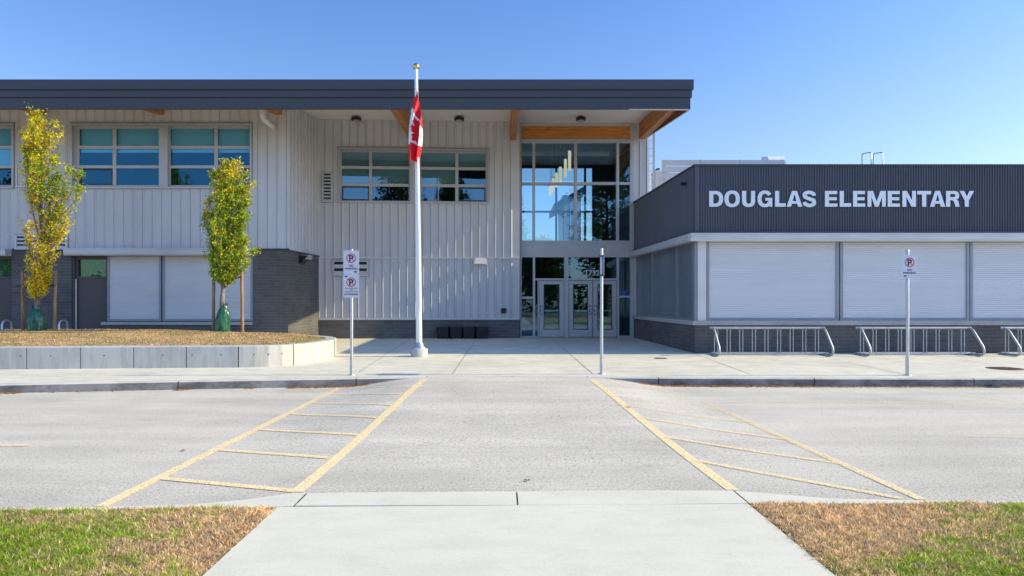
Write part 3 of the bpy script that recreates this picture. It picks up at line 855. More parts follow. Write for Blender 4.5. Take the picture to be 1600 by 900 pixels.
b.build('siding_wall', [M['clad'], M['seam']], school)['label'] = 'narrow pale wall strip at the right end of the two storey block'
b = MB(); b.fbox(FREC, XS, UG-0.01, zl-0.03, zl+0.03, -0.02, 0.05); b.fbox(FREC, XS, UG-0.01, zp-0.06, zp+0.005, -0.05, 0.07)
b.build('wall_trim', M['trim'], school)
b = MB(); wall(b, FREC, XS, UG-0.01, 0.0, zp-0.06, (), 0, 0, 0.01); b.build('plinth', M['plinth'], school)
def colsE(*prs): return [(XE(a), XE(c)) for a, c in prs]
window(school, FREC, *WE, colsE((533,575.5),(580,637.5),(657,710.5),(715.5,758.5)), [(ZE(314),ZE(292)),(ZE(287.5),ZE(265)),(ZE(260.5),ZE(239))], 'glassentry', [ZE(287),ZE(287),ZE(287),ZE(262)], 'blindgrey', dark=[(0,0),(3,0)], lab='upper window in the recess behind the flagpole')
b = MB(); b.fbox(FREC, XE(640), XE(655), WE[2]+0.002, WE[3]-0.002, -0.10, 0.03); b.build('window_post', M['frame'], school)
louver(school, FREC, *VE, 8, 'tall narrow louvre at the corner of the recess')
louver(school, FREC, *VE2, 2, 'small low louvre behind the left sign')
b = MB(); b.fbox(FREC, XE(783), XE(791), ZE(489.5), ZE(481.5), 0.0, 0.06); b.fbox(FREC, XE(784.2), XE(789.8), ZE(488), ZE(483), 0.06, 0.075)
b.build('outlet_box', M['black'], school)
b = MB(); b.tube([FREC.P(XE(799), ZE(488), 0.0), FREC.P(XE(799), ZE(488), 0.09), FREC.P(XE(799), ZE(490.5), 0.11)], 0.016, 8); b.fbox(FREC, XE(797.6), XE(800.4), ZE(487), ZE(486), 0.06, 0.10)
b.build('hose_tap', M['galv'], school)

# ---- entrance glazing
b = MB(); P = FE.P
xa, xb_ = XE(812.5), XE(990)
gz0, gz1 = 0.24, ZE(191)
d0, d1 = -0.12, 0.06
def vbar(p0, p1, zlo, zhi, da=d0, db=d1): b.fbox(FE, XE(p0), XE(p1), zlo, zhi, da, db)
def hbar(p0, p1, ylo, yhi, da=d0, db=d1-0.006): b.fbox(FE, XE(p0), XE(p1), ZE(ylo), ZE(yhi), da, db)
vbar(812.5, 815, gz0, ZE(219)); vbar(984.5, 990, gz0, gz1)
vbar(832, 836, ZE(377), ZE(224)); vbar(897, 901.5, ZE(377), ZE(224)); vbar(963, 967, ZE(377), ZE(224))
hbar(815, 984.5, 224, 217.5); hbar(815, 984.5, 289, 285); hbar(815, 984.5, 380, 376)
b.fbox(FE, XE(812.5), XE(984.5), ZE(198), gz1, d0, d1+0.03)
vbar(812.5, 814.5, ZE(219), ZE(198)-0.001, d0, d1+0.02)
b.fbox(FE, XE(815), XE(984.5), ZE(398), ZE(380)-0.001, d0, d1-0.02); hbar(815, 984.5, 402, 398)
zr = ZE(402)-0.001
vbar(832.5, 836, gz0, zr); vbar(881.5, 888, gz0, zr); vbar(963.5, 967, gz0, zr)
hbar(815, 832.5, 467, 463.5); hbar(967, 984.5, 465, 462); hbar(836, 881.5, 438, 435); hbar(888, 963.5, 438, 435)
b.fbox(FE, XE(815), XE(832.5), gz0, ZE(525), d0, d1-0.006); b.fbox(FE, XE(967), XE(984.5), gz0, ZE(524.5), d0, d1-0.006)
b.fbox(FE, XE(836), XE(841.5), gz0, ZE(525), d0, d1-0.006); vbar(840, 842, ZE(525), ZE(438)-0.001, d0, d1-0.004)
gl = b.build('entrance_glazing', M['frame'], school)
g = MB()
g.fquad(FE, XE(814), XE(985.5), ZE(378), ZE(223), -0.03)
g.fquad(FE, XE(814), XE(833), ZE(526), ZE(401.5), -0.03); g.fquad(FE, XE(966), XE(985.5), ZE(526), ZE(401.5), -0.03)
g.fquad(FE, XE(835.5), XE(882), ZE(436), ZE(401.5), -0.03); g.fquad(FE, XE(887.5), XE(964), ZE(436), ZE(401.5), -0.03)
g.fquad(FE, XE(835.5), XE(840.5), ZE(526), ZE(437), -0.03)
g.build('pane', M['glassentry'], gl)
b = MB(); b.fbox(FE, XE(814.5), XE(984.4), ZE(217)+0.002, ZE(198)-0.002, -0.1, 0.05); b.build('glulam_lintel', M['wood_x'], school)
b = MB(); cxs, czs = XE(975), ZE(458)
b.poly([FE.P(cxs+0.1*math.cos(t*math.pi/12), czs+0.1*math.sin(t*math.pi/12), -0.026) for t in range(24)]); b.build('round_sticker', M['bluetag'], gl)

def entry_door(p0, p1, hinge_left, lab):
    b = MB(); u0, u1 = XE(p0)+0.012, XE(p1)-0.012; zb0, zt0 = 0.27, ZE(438)-0.015
    g0, g1, gz, gt = u0+0.16, u1-0.16, ZE(515), ZE(444)
    da, db = -0.07, 0.02
    b.fbox(FE, u0, g0, zb0, zt0, da, db); b.fbox(FE, g1, u1, zb0, zt0, da, db)
    b.fbox(FE, g0, g1, zb0, gz, da, db-0.003); b.fbox(FE, g0, g1, gt, zt0, da, db-0.003)
    o = b.build('door', M['frame'], school); o['label'] = lab
    k = MB(); k.fquad(FE, g0-0.01, g1+0.01, gz-0.01, gt+0.01, -0.02); k.build('pane', M['glassentry'], o)
    k = MB(); k.fbox(FE, g0, g1, ZE(486.5), ZE(484.3), -0.055, -0.025); k.fbox(FE, g0, g1, gz-0.001, gz+0.03, -0.01, 0.012, 1); k.fbox(FE, g0, g1, gt-0.03, gt, -0.01, 0.012, 1)
    k.fbox(FE, g0, g0+0.03, gz+0.03, gt-0.03, -0.01, 0.012, 1); k.fbox(FE, g1-0.03, g1, gz+0.03, gt-0.03, -0.01, 0.012, 1)
    k.build('push_bar', [M['galv'], M['flash']], o)
    uh = (u1-0.08) if hinge_left else (u0+0.08)
    k = MB(); zt, zbm = ZE(478.5), ZE(491.5)
    k.tube([FE.P(uh,zt,0.02),FE.P(uh,zt,0.075),FE.P(uh,zt-0.03,0.085),FE.P(uh,zbm+0.03,0.085),FE.P(uh,zbm,0.075),FE.P(uh,zbm,0.02)], 0.014, 8)
    k.fbox(FE, uh-0.04, uh+0.04, zt-0.02, zt+0.02, 0.021, 0.03, 1); k.fbox(FE, uh-0.04, uh+0.04, zbm-0.02, zbm+0.02, 0.021, 0.03, 1)
    k.fbox(FE, uh-0.035, uh-0.005, ZE(487.5), ZE(482.5), 0.021, 0.03, 1)
    k.build('handle', [M['galv'], M['flash']], o)
entry_door(842, 881.5, False, 'single glazed entrance door on the left of the post')
entry_door(888, 926, True, 'left leaf of the double entrance door')
entry_door(926, 963.5, False, 'right leaf of the double entrance door behind the sign pole')

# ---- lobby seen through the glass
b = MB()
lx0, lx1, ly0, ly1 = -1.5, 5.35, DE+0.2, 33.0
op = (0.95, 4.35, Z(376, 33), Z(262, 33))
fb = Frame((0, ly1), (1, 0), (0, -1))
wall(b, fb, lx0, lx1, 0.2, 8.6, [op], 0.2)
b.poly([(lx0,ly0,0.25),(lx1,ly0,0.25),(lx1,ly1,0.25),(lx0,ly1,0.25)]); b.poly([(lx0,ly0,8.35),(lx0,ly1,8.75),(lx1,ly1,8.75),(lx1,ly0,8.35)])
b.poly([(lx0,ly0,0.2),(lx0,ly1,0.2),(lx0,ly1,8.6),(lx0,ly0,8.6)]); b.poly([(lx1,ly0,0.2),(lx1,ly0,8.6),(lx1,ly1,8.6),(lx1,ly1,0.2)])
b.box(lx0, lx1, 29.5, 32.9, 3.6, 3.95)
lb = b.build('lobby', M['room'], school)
b = MB()
for px in (869, 914): b.box(X(px,33)-0.05, X(px,33)+0.05, 32.9, 33.05, op[2], op[3])
b.box(op[0], op[1], 32.9, 33.05, Z(331,33)-0.04, Z(331,33)+0.04)
b.build('clerestory_frame', M['flash'], lb)

# ---- rear block of the school glimpsed through the lobby
b = MB(); rd = 37.5
b.box(X(879,rd), X(908,rd), rd, rd+3, 0.2, Z(305,rd)); fr_r = front(rd)
ribs(b, fr_r, [X(879,rd)+0.1+0.3*i for i in range(4)], 0.3, Z(312,rd))
b.build('rear_wall', [M['clad'], M['seam']], school)
b = MB(); xa_, xb3 = X(866,rd-1), X(915,rd-1)
b.hexa([(xa_,rd-1,Z(328,rd-1)),(xb3,rd-1,Z(301,rd-1)),(xb3,rd+3,Z(301,rd-1)),(xa_,rd+3,Z(328,rd-1)),(xa_,rd-1,Z(318,rd-1)),(xb3,rd-1,Z(290,rd-1)),(xb3,rd+3,Z(290,rd-1)),(xa_,rd+3,Z(318,rd-1))])
b.build('rear_eave', M['fascia'], school)
# ---- roof
b = MB(); y1 = 36.0
b.hexa([(-40,DF+0.12,7.76),(ROOFX-0.06,DF+0.12,7.76),(ROOFX-0.06,y1,soffit_z(y1)+0.01),(-40,y1,soffit_z(y1)+0.01),(-40,DF+0.12,7.85),(ROOFX-0.06,DF+0.12,7.85),(ROOFX-0.06,y1,9.6),(-40,y1,9.6)])
roof = b.build('roof', M['fascia'], school)
b = MB(); b.poly([(-40,DF+0.1,soffit_z(DF+0.1)),(ROOFX-0.13,DF+0.1,soffit_z(DF+0.1)),(ROOFX-0.13,DE+0.6,soffit_z(DE+0.6)),(-40,DE+0.6,soffit_z(DE+0.6))][::-1]); b.build('soffit', M['soffit'], roof)
ZF = lambda py: Z(py, DF)
b = MB(); fF = front(DF)
for i, (pa, pb, off) in enumerate(((139.5,124,0.0),(151,140.3,-0.04),(169,151.8,-0.075))):
    b.fbox(fF, -40, ROOFX+off, ZF(pa), ZF(pb), -0.16, off)
    # sides running back along the gable edge
b.fbox(fF, -40, ROOFX-0.09, ZF(168.5), ZF(125), -0.17, -0.09, 1)
sl = 0.10
yb_ = 34.0
for (za, zc, off) in ((7.59,7.87,0.0),(7.38,7.585,-0.04),(7.055,7.375,-0.075)):
    x0, x1 = ROOFX-0.11, ROOFX+off
    dz = sl*(yb_-DF-0.161)
    ya = DF+0.161
    b.hexa([(x0,ya,za),(x1,ya,za),(x1,yb_,za+dz),(x0,yb_,za+dz),(x0,ya,zc),(x1,ya,zc),(x1,yb_,zc+dz),(x0,yb_,zc+dz)])
b.build('fascia', [M['fascia'], M['flash']], roof)
b = MB()
ya = DF+0.17; dz = sl*(yb_-ya)
b.hexa([(ROOFX-0.112,ya,7.035),(ROOFX-0.075,ya,7.035),(ROOFX-0.075,yb_,7.035+dz),(ROOFX-0.112,yb_,7.035+dz),(ROOFX-0.112,ya,7.053),(ROOFX-0.075,ya,7.053),(ROOFX-0.075,yb_,7.053+dz),(ROOFX-0.112,yb_,7.053+dz)])
b.fbox(fF, 3.6, ROOFX-0.11, 7.035, 7.052, -0.16, -0.08)
b.build('eave_trim', M['trim'], roof)
b = MB()
b.hexa([(ROOFX-0.14,ya,7.10),(ROOFX-0.113,ya,7.10),(ROOFX-0.113,yb_,7.10+dz),(ROOFX-0.14,yb_,7.10+dz),(ROOFX-0.14,ya,7.9),(ROOFX-0.113,ya,7.9),(ROOFX-0.113,yb_,7.9+dz),(ROOFX-0.14,yb_,7.9+dz)])
b.build('gable_beam', M['wood_dark'], roof)
# glulam beams carrying the canopy
def beam(x0, x1, yend, zlow, lab=None):
    b = MB(); ya = DF+0.2
    b.hexa([(x0,ya,7.30),(x1,ya,7.30),(x1,yend,zlow),(x0,yend,zlow),(x0,ya,soffit_z(ya)+0.01),(x1,ya,soffit_z(ya)+0.01),(x1,yend,soffit_z(yend)+0.01),(x0,yend,soffit_z(yend)+0.01)])
    b.build('roof_beam', M['wood_y'], school)
    t = MB(); fr = front(yend); e = 0.05
    t.fbox(fr, x0-e, x1+e, zlow-e, zlow-0.002, 0.0, 0.03); t.fbox(fr, x0-e, x0-0.002, zlow-0.002, soffit_z(yend)-0.01, 0.0, 0.028); t.fbox(fr, x1+0.002, x1+e, zlow-0.002, soffit_z(yend)-0.01, 0.0, 0.028)
    t.build('beam_collar', M['trim'], school)
beam(5.05, 5.28, DE, 7.58); beam(0.29, 0.495, 25.08, 7.46); beam(-3.36, -3.14, 24.8, 7.44)
for xr in (-6.98, -10.7, -14.46, -18.2): beam(xr-0.22, xr, DL, ZL(180))
# downpipe offset under the eave
b = MB(); x1, x2 = XL(408.5), XL(426)
b.tube([(X(409.5,DL-.75),DL-0.75,7.5),(X(409.5,DL-.75),DL-0.75,Z(177,DL-.75)),(X(410.5,DL-.73),DL-0.73,Z(183,DL-.73)),(X(413,DL-.68),DL-0.68,Z(187,DL-.68)),(X(423,DL-.15),DL-0.15,Z(195.5,DL-.15)),(XL(426.5),DL-0.02,ZL(198))], 0.08, 12)
b.build('drain_pipe', M['white'], school)
# small eave boxes under the soffit
b = MB()
for px in (565, 724):
    b = MB(); b.fbox(FREC, XE(px)-0.05, XE(px)+0.05, ZE(199.5), ZE(195.5), 0.0, 0.09); b.build('motion_sensor', M['trim'], school)

# soffit lights
def soffit_light(px, lab):
    yy = 24.0; x = X(px, yy); zt = soffit_z(yy)
    t = thing('ceiling_light', (x, yy, zt-0.16), lab, 'ceiling light', 'black lights under the entrance canopy')
    b = MB(); b.lathe([(0.06,zt+0.005),(0.06,zt-0.05),(0.165,zt-0.055),(0.175,zt-0.07),(0.175,zt-0.14),(0.165,zt-0.155),(0.13,zt-0.155)], x, yy, 24); b.build('lamp_housing', M['black'], t)
    b = MB(); b.lathe([(0.128,zt-0.152),(0.11,zt-0.165),(0.05,zt-0.172)], x, yy, 24); b.build('lamp_lens', M['sill'], t)
soffit_light(556.5, 'black canopy light nearest the left block'); soffit_light(717.5, 'black canopy light between the flag and the middle roof beam'); soffit_light(907.5, 'black canopy light above the entrance glazing')
# wall lights
x, yq, zc = FREC.P(XE(749.5), ZE(408), 0.05)
t = thing('wall_light', (x, yq, zc), 'white rectangular wall light on the ribbed wall left of the entrance', 'wall light')
b = MB(); b.fbox(FREC, XE(738), XE(761), ZE(414.5), ZE(402.5), 0.0, 0.05); b.build('back_plate', M['trim'], t)
b = MB(); P = FREC.P; u0, u1 = XE(740), XE(759)
b.hexa([P(u0,ZE(412.5),0.16),P(u1,ZE(412.5),0.16),P(u1,ZE(412.5),0.05),P(u0,ZE(412.5),0.05),P(u0+0.05,ZE(403.5),0.11),P(u1-0.05,ZE(403.5),0.11),P(u1-0.05,ZE(403.5),0.05),P(u0+0.05,ZE(403.5),0.05)]); b.build('lamp_shade', M['white'], t)
yw = 22.75; zc = ZL(403)
t = thing('wall_light', (XS+0.05, yw, zc), 'dark wedge shaped wall light on the grey brick side wall of the recess', 'wall light')
b = MB(); P = FS.P
b.hexa([P(yw-0.2,zc-0.13,0.05),P(yw+0.2,zc-0.13,0.05),P(yw+0.2,zc-0.13,0.0),P(yw-0.2,zc-0.13,0.0),P(yw-0.2,zc+0.13,0.30),P(yw+0.2,zc+0.13,0.30),P(yw+0.2,zc+0.15,0.0),P(yw-0.2,zc+0.15,0.0)])
b.build('lamp_housing', M['black'], t)
b = MB(); b.hexa([P(yw-0.19,zc+0.02,0.31),P(yw+0.19,zc+0.02,0.31),P(yw+0.19,zc+0.02,0.0),P(yw-0.19,zc+0.02,0.0),P(yw-0.19,zc+0.155,0.34),P(yw+0.19,zc+0.155,0.34),P(yw+0.19,zc+0.155,0.0),P(yw-0.19,zc+0.155,0.0)]); b.build('lamp_hood', M['sill'], t)

# pendants in the lobby
pend = [(890,236,267),(883.5,249,277),(875.5,261,285),(869.5,270,292.5),(864,278,299),(861.5,288,303.5),(859.5,291,305.5)]
ordn = ['nearest and highest of the row','second in the row from the highest','third in the row from the highest','fourth in the row, midway','fifth in the row from the highest','second lowest of the row','lowest and farthest of the row']
for i, (px, ya_, yb2_) in enumerate(pend):
    D = 26.3 + i*0.85; x = X(px, D); z1, z0 = Z(ya_, D), Z(yb2_, D)
    t = thing('pendant_lamp', (x, D, z0), 'glowing cream tube pendant inside the lobby, ' + ordn[i], 'pendant lamp', 'tube pendants hanging behind the entrance glass')
    b = MB(); b.cyl(x, D, z0, z1, 0.06, None, 14); b.build('lamp_shade', M['lampglow'], t)
    b = MB(); b.cyl(x, D, z1+0.001, z1+0.03, 0.08, None, 14); b.tube([(x,D,z1+0.03),(x,D,8.5)], 0.008, 6); b.build('cable', M['galv'], t)
# ================================================================== SINGLE-STOREY WING
wing = thing('school_wing', (9, 21, 0.2), 'single storey charcoal ribbed metal wing with closed shutters over a grey brick base', 'building')
A, B_ = Vector((5.16, DR)), Vector((4.86, DE-0.001))
ud = (B_-A).normalized(); Lw = (B_-A).length
FW = Frame((A.x, A.y), (ud.x, ud.y), (-ud.y, ud.x))     # side wall facing the entrance court
WR = 18.0
ztop, zband = ZR(259.5), ZR(362); zs0, zs1 = ZR(508), ZR(501); zh0, zh1 = ZR(378), ZR(366)
def corrugate(mb, fr, u0, u1, z0, z1, pitch, h):
    n = int(round((u1-u0)/pitch)); p = (u1-u0)/n; P = fr.P
    for i in range(n):
        a = u0+i*p
        ks = [(a,0),(a+p*0.42,0),(a+p*0.55,h),(a+p*0.87,h),(a+p,0)]
        for (ua, da), (ub, db) in zip(ks, ks[1:]):
            mb.poly([P(ua,z0,da),P(ub,z0,db),P(ub,z1,db),P(ua,z1,da)])
b = MB()
corrugate(b, FR, A.x+0.11, WR, zband, ztop, 0.068, 0.024)
b.fbox(FR, A.x-0.003, A.x+0.11, zband, ztop, -0.05, 0.022)
corrugate(b, FW, 0.07, Lw, zband, ztop, 0.0645, 0.012)
b.fbox(FW, 0.052, 0.07, zband, ztop, -0.05, 0.0215)
b.build('ribbed_cladding', M['darkclad'], wing)
b = MB()
b.fbox(FR, A.x-0.04, WR, ztop, ztop+0.045, -0.3, 0.045); b.fbox(FW, 0.3, Lw, ztop+0.001, ztop+0.044, -0.3, 0.04)
b.fbox(FR, A.x-0.05, WR, ZR(366)+0.004, ZR(362)+0.01, -0.02, 0.06); b.fbox(FW, 0.02, Lw, ZR(366)+0.005, ZR(362)+0.009, -0.02, 0.055)
b.build('parapet_cap', M['flash'], wing)
b = MB(); P = FW.P
pA, pB = P(0.3,0,-0.3), P(Lw,0,-0.3)
b.poly([(pA[0],pA[1],4.75),(WR,DR+0.3,4.75),(WR,45,4.75),(pB[0],45,4.75),(pB[0],pB[1],4.75)]); b.fquad(Frame((0,45),(1,0),(0,1)), 5, WR, 0, 4.75, 0)
b.build('flat_roof', M['unit'], wing)
# hood / gutter box
hood(FR, A.x-0.17, WR, zh0, zh1, 0.22, wing)
b = MB(); P = FW.P
b.hexa([P(-0.16,zh0,0.20),P(Lw,zh0,0.20),P(Lw,zh0,-0.05),P(-0.16,zh0,-0.05),P(-0.16,zh0+0.05,0.22),P(Lw,zh0+0.05,0.22),P(Lw,zh0+0.05,-0.05),P(-0.16,zh0+0.05,-0.05)])
b.hexa([P(-0.16,zh0+0.051,0.22),P(Lw,zh0+0.051,0.22),P(Lw,zh0+0.051,-0.05),P(-0.16,zh0+0.051,-0.05),P(-0.16,zh1,0.22),P(Lw,zh1,0.22),P(Lw,zh1,-0.05),P(-0.16,zh1,-0.05)])
b.build('shutter_hood', M['hood'], wing)
# shutters, front
b = MB(); b.fbox(FR, A.x-0.002, XR(1090), zs1, zh0, -0.12, -0.004); b.fbox(FW, -0.001+0.03, 0.16, zs1, zh0, -0.05, 0.004)
b.build('corner_trim', M['shutterframe'], wing)
b = MB(); b.fbox(FR, XR(1090), XR(1103), zs1, zh0, -0.12, 0.02); b.build('corner_post', M['trim'], wing)
sx_ = [(1108.5,1307.5),(1318,1511.5),(1521.5,1716),(1726,1920)]
labs = ['first shutter from the corner of the wing', 'second shutter, behind the right sign', 'third shutter, cut by the right edge', None]
for (p0, p1), lb_ in zip(sx_, labs):
    shutter(FR, XR(p0), XR(p1), zs1+0.07, zh0, -0.06, wing, lb_, 0.052, 0.075)
b = MB(); b.fquad(FR, A.x, WR, zs1, zh0, -0.115); b.fquad(FW, 0, Lw, zs1, zh0, -0.115)
b.build('shutter_backing', M['shutterframe'], wing)
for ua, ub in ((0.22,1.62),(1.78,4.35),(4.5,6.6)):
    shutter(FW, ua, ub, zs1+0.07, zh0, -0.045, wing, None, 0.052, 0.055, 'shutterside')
b = MB(); b.fbox(FW, 6.66, Lw, zs1, zh0, -0.1, 0.002); b.build('corner_trim', M['trim'], wing)
# sill and brick base
b = MB(); b.fbox(FR, A.x-0.07, WR, zs0, zs1, -0.12, 0.07); b.fbox(FW, 0.001, Lw, zs0, zs1, -0.12, 0.07); b.build('window_sill', M['sill'], wing)
b = MB(); b.fbox(FR, A.x, WR, 0.0, zs0-0.001, -0.3, 0.0); b.fbox(FW, 0.0015, Lw, 0.0, zs0-0.002, -0.3, 0.0015); b.build('brick_base', M['brick'], wing)
b = MB(); b.fbox(FW, 0.62, 0.72, ZR(283), ZR(278.5), 0.05, 0.17); b.fbox(FW, 0.645, 0.695, ZR(281), ZR(279.5), 0.0, 0.049); b.build('security_camera', M['black'], wing)

# ---- sign letters
CAP = 24.6
def lettermesh(ch, w):
    """pieces in units of cap height: list of quads strips; w = width"""
    st, hb = 0.262, 0.205
    pcs = []
    def rect(x0, x1, y0, y1): pcs.append([[(x0,y0),(x1,y0),(x1,y1),(x0,y1)]])
    def strip(outer, inner):
        pcs.append([[outer[i], outer[i+1], inner[i+1], inner[i]] for i in range(len(outer)-1)])
    def arc(cx, cy, rx, ry, a0, a1, n=28, e=2.35):
        out = []
        for i in range(n+1):
            a = math.radians(a0 + (a1-a0)*i/n); c, s = math.cos(a), math.sin(a)
            out.append((cx + rx*math.copysign(abs(c)**(2/e), c), cy + ry*math.copysign(abs(s)**(2/e), s)))
        return out
    def poly(*p): pcs.append([list(p)])
    if ch == 'O': strip(arc(w/2,.5,w/2,.525,0,360,48), arc(w/2,.5,w/2-st,.525-hb,0,360,48))
    elif ch == 'D':
        rect(0, st, 0, 1)
        strip([(st,1)]+arc(w*0.42,.5,w*0.58,.5,90,-90,30)+[(st,0)], [(st,1-hb)]+arc(w*0.42,.5,w*0.58-st,.5-hb,90,-90,30)+[(st,hb)])
    elif ch == 'U':
        strip([(0,1)]+arc(w/2,.40,w/2,.42,180,360,30)+[(w,1)], [(st,1)]+arc(w/2,.40,w/2-st,.42-hb,180,360,30)+[(w-st,1)])
    elif ch == 'G':
        strip(arc(w/2,.5,w/2,.525,32,330,44), arc(w/2,.5,w/2-st+0.01,.525-hb,32,330,44))
        rect(w*0.53, w, .38, .56); poly((w-0.16,0),(w,0),(w,.3795),(w-0.24,.3795),(w-0.24,.2))
    elif ch == 'L': rect(0, st, 0, 1); rect(st, w, 0, hb+.02)
    elif ch == 'E': rect(0, st, 0, 1); rect(st, w, 0, hb); rect(st, w*0.95, .5-hb/2+.01, .5+hb/2); rect(st, w*.985, 1-hb, 1)
    elif ch == 'A':
        poly((0,0),(st+.02,0),(w/2+.005,.80),(w/2+.005,1),(w/2-.155,1)); poly((w,0),(w/2+.155,1),(w/2+.0055,1),(w/2+.0055,.80),(w-st-.02,0)); poly((w*.30,.19),(w*.70,.19),(w*.635,.36),(w*.365,.36))
    elif ch == 'S':
        cl = [(w-.13,.70),(w-.17,.82),(w*.5,.915),(.15,.84),(.125,.715),(.19,.60),(w*.5,.50),(w-.17,.41),(w-.125,.285),(w-.16,.15),(w*.5,.08),(.17,.165),(.12,.30)]
        sm = []
        for i in range(len(cl)-1):
            p0 = cl[max(0,i-1)]; p1 = cl[i]; p2 = cl[i+1]; p3 = cl[min(len(cl)-1,i+2)]
            for k in range(6):
                t = k/6
                sm.append(tuple(0.5*(2*p1[j]+(-p0[j]+p2[j])*t+(2*p0[j]-5*p1[j]+4*p2[j]-p3[j])*t*t+(-p0[j]+3*p1[j]-3*p2[j]+p3[j])*t**3) for j in (0,1)))
        sm.append(cl[-1]); L_, R_ = [], []
        for i, p in enumerate(sm):
            q0, q1 = sm[max(0,i-1)], sm[min(len(sm)-1,i+1)]
            tx, ty = q1[0]-q0[0], q1[1]-q0[1]; l = math.hypot(tx,ty)
            hw = 0.105 + 0.022*abs(ty/l)
            L_.append((p[0]-ty/l*hw, p[1]+tx/l*hw)); R_.append((p[0]+ty/l*hw, p[1]-tx/l*hw))
        strip(L_, R_)
    elif ch == 'M': rect(0, .24, 0, 1); rect(w-.24, w, 0, 1); poly((.2405,1),(.2405,.62),(w/2-.11,0),(w/2-.0005,0),(w/2-.0005,.33),(.34,1)); poly((w-.2405,1),(w-.34,1),(w/2+.0005,.33),(w/2+.0005,0),(w/2+.11,0),(w-.2405,.62))
    elif ch == 'N': rect(0, .25, 0, 1); rect(w-.25, w, 0, 1); poly((.2505,1),(.2505,.62),(w-.2505-.03,0),(w-.2505,0),(w-.2505,.38),(.2505+.03,1))
    elif ch == 'T': rect(0, w, 1-.215, 1); rect(w/2-st/2, w/2+st/2, 0, 1-.2155)
    elif ch == 'R':
        rect(0, st, 0, 1)
        strip([(st,1)]+arc(w*.52,.71,w*.44,.29,90,-90,24)+[(st,.42)], [(st,.81)]+arc(w*.52,.71,w*.44-st+.02,.10,90,-90,24)+[(st,.61)])
        poly((w*.42,.4195),(w*.80,.44),(w*.92,.33),(w*.945,.12),(w,0),(w-.27,0),(w-.30,.13),(w*.58,.34))
    elif ch == 'Y': rect(w/2-st/2, w/2+st/2, 0, .40); poly((0,1),(.29,1),(w/2-.0005,.66),(w/2-.0005,.4005),(w/2-st/2,.4005)); poly((w,1),(w-.29,1),(w/2+.0005,.66),(w/2+.0005,.4005),(w/2+st/2,.4005))
    return pcs
spans = [('D',1107.2,1129),('O',1131,1155),('U',1158.4,1178.8),('G',1182.6,1205.5),('L',1209.8,1226.3),('A',1227.8,1252.4),('S',1253,1273.5),
         ('E',1287.6,1307),('L',1310.6,1328.4),('E',1331.4,1350.3),('M',1354,1382.4),('E',1385.4,1404.3),('N',1408.3,1429.4),('T',1431.3,1453),('A',1451.2,1475),('R',1476.3,1497.6),('Y',1497.2,1520)]
sign = thing('building_sign', (XR(1313), DR-0.05, ZR(323.5)), 'large silver capital letters reading DOUGLAS ELEMENTARY on charcoal metal', 'sign')
for ch, p0, p1 in spans:
    w = (p1-p0)/CAP; sc = CAP*DR/FOC; x0 = XR(p0); z0 = ZR(323.4)
    b = MB()
    for k, pc in enumerate(lettermesh(ch, w)):
        df, dbk = 0.052+0.0008*k, 0.02
        edge = {}
        for qd in pc:
            pts = [(x0+p[0]*sc, z0+p[1]*sc) for p in qd]
            ar = sum(pts[i][0]*pts[(i+1)%len(pts)][1]-pts[(i+1)%len(pts)][0]*pts[i][1] for i in range(len(pts)))
            if ar < 0: pts.reverse()
            b.poly([FR.P(u,z,df) for u, z in pts])
            for i in range(len(pts)):
                e = (tuple(round(c,5) for c in pts[i]), tuple(round(c,5) for c in pts[(i+1)%len(pts)]))
                edge[e] = (pts[i], pts[(i+1)%len(pts)])
        for e, (p, q_) in edge.items():
            if (e[1], e[0]) in edge: continue
            b.poly([FR.P(p[0],p[1],df),FR.P(p[0],p[1],dbk),FR.P(q_[0],q_[1],dbk),FR.P(q_[0],q_[1],df)], 1)
    b.build('letter', [M['letter'], M['shutterframe']], sign)

# ---- text helper for the small writing
def text_poly(s, size, offset=0.0, align='CENTER'):
    cu = bpy.data.curves.new('writing', 'FONT'); cu.body = s; cu.size = size; cu.align_x = align; cu.offset = offset; cu.resolution_u = 3
    ob = bpy.data.objects.new('writing', cu); col.objects.link(ob)
    dg = bpy.context.evaluated_depsgraph_get(); dg.update()
    me = ob.evaluated_get(dg).to_mesh()
    vs = [tuple(v.co) for v in me.vertices]; fs = [tuple(p.vertices) for p in me.polygons]
    ob.evaluated_get(dg).to_mesh_clear()
    bpy.data.objects.remove(ob); bpy.data.curves.remove(cu)
    return vs, fs
def put_text(mb, fr, s, u, z, size, d, m=0, offset=0.0, align='CENTER', sx=1.0):
    vs, fs = text_poly(s, size, offset, align)
    mb.mesh([fr.P(u+v[0]*sx, z+v[1], d) for v in vs], fs, m)
b = MB(); put_text(b, FE, '17325', XE(913.5), ZE(430.5), 0.285, -0.022, 0, 0.006, 'LEFT', 0.98); b.build('house_number', M['shutter'], gl)

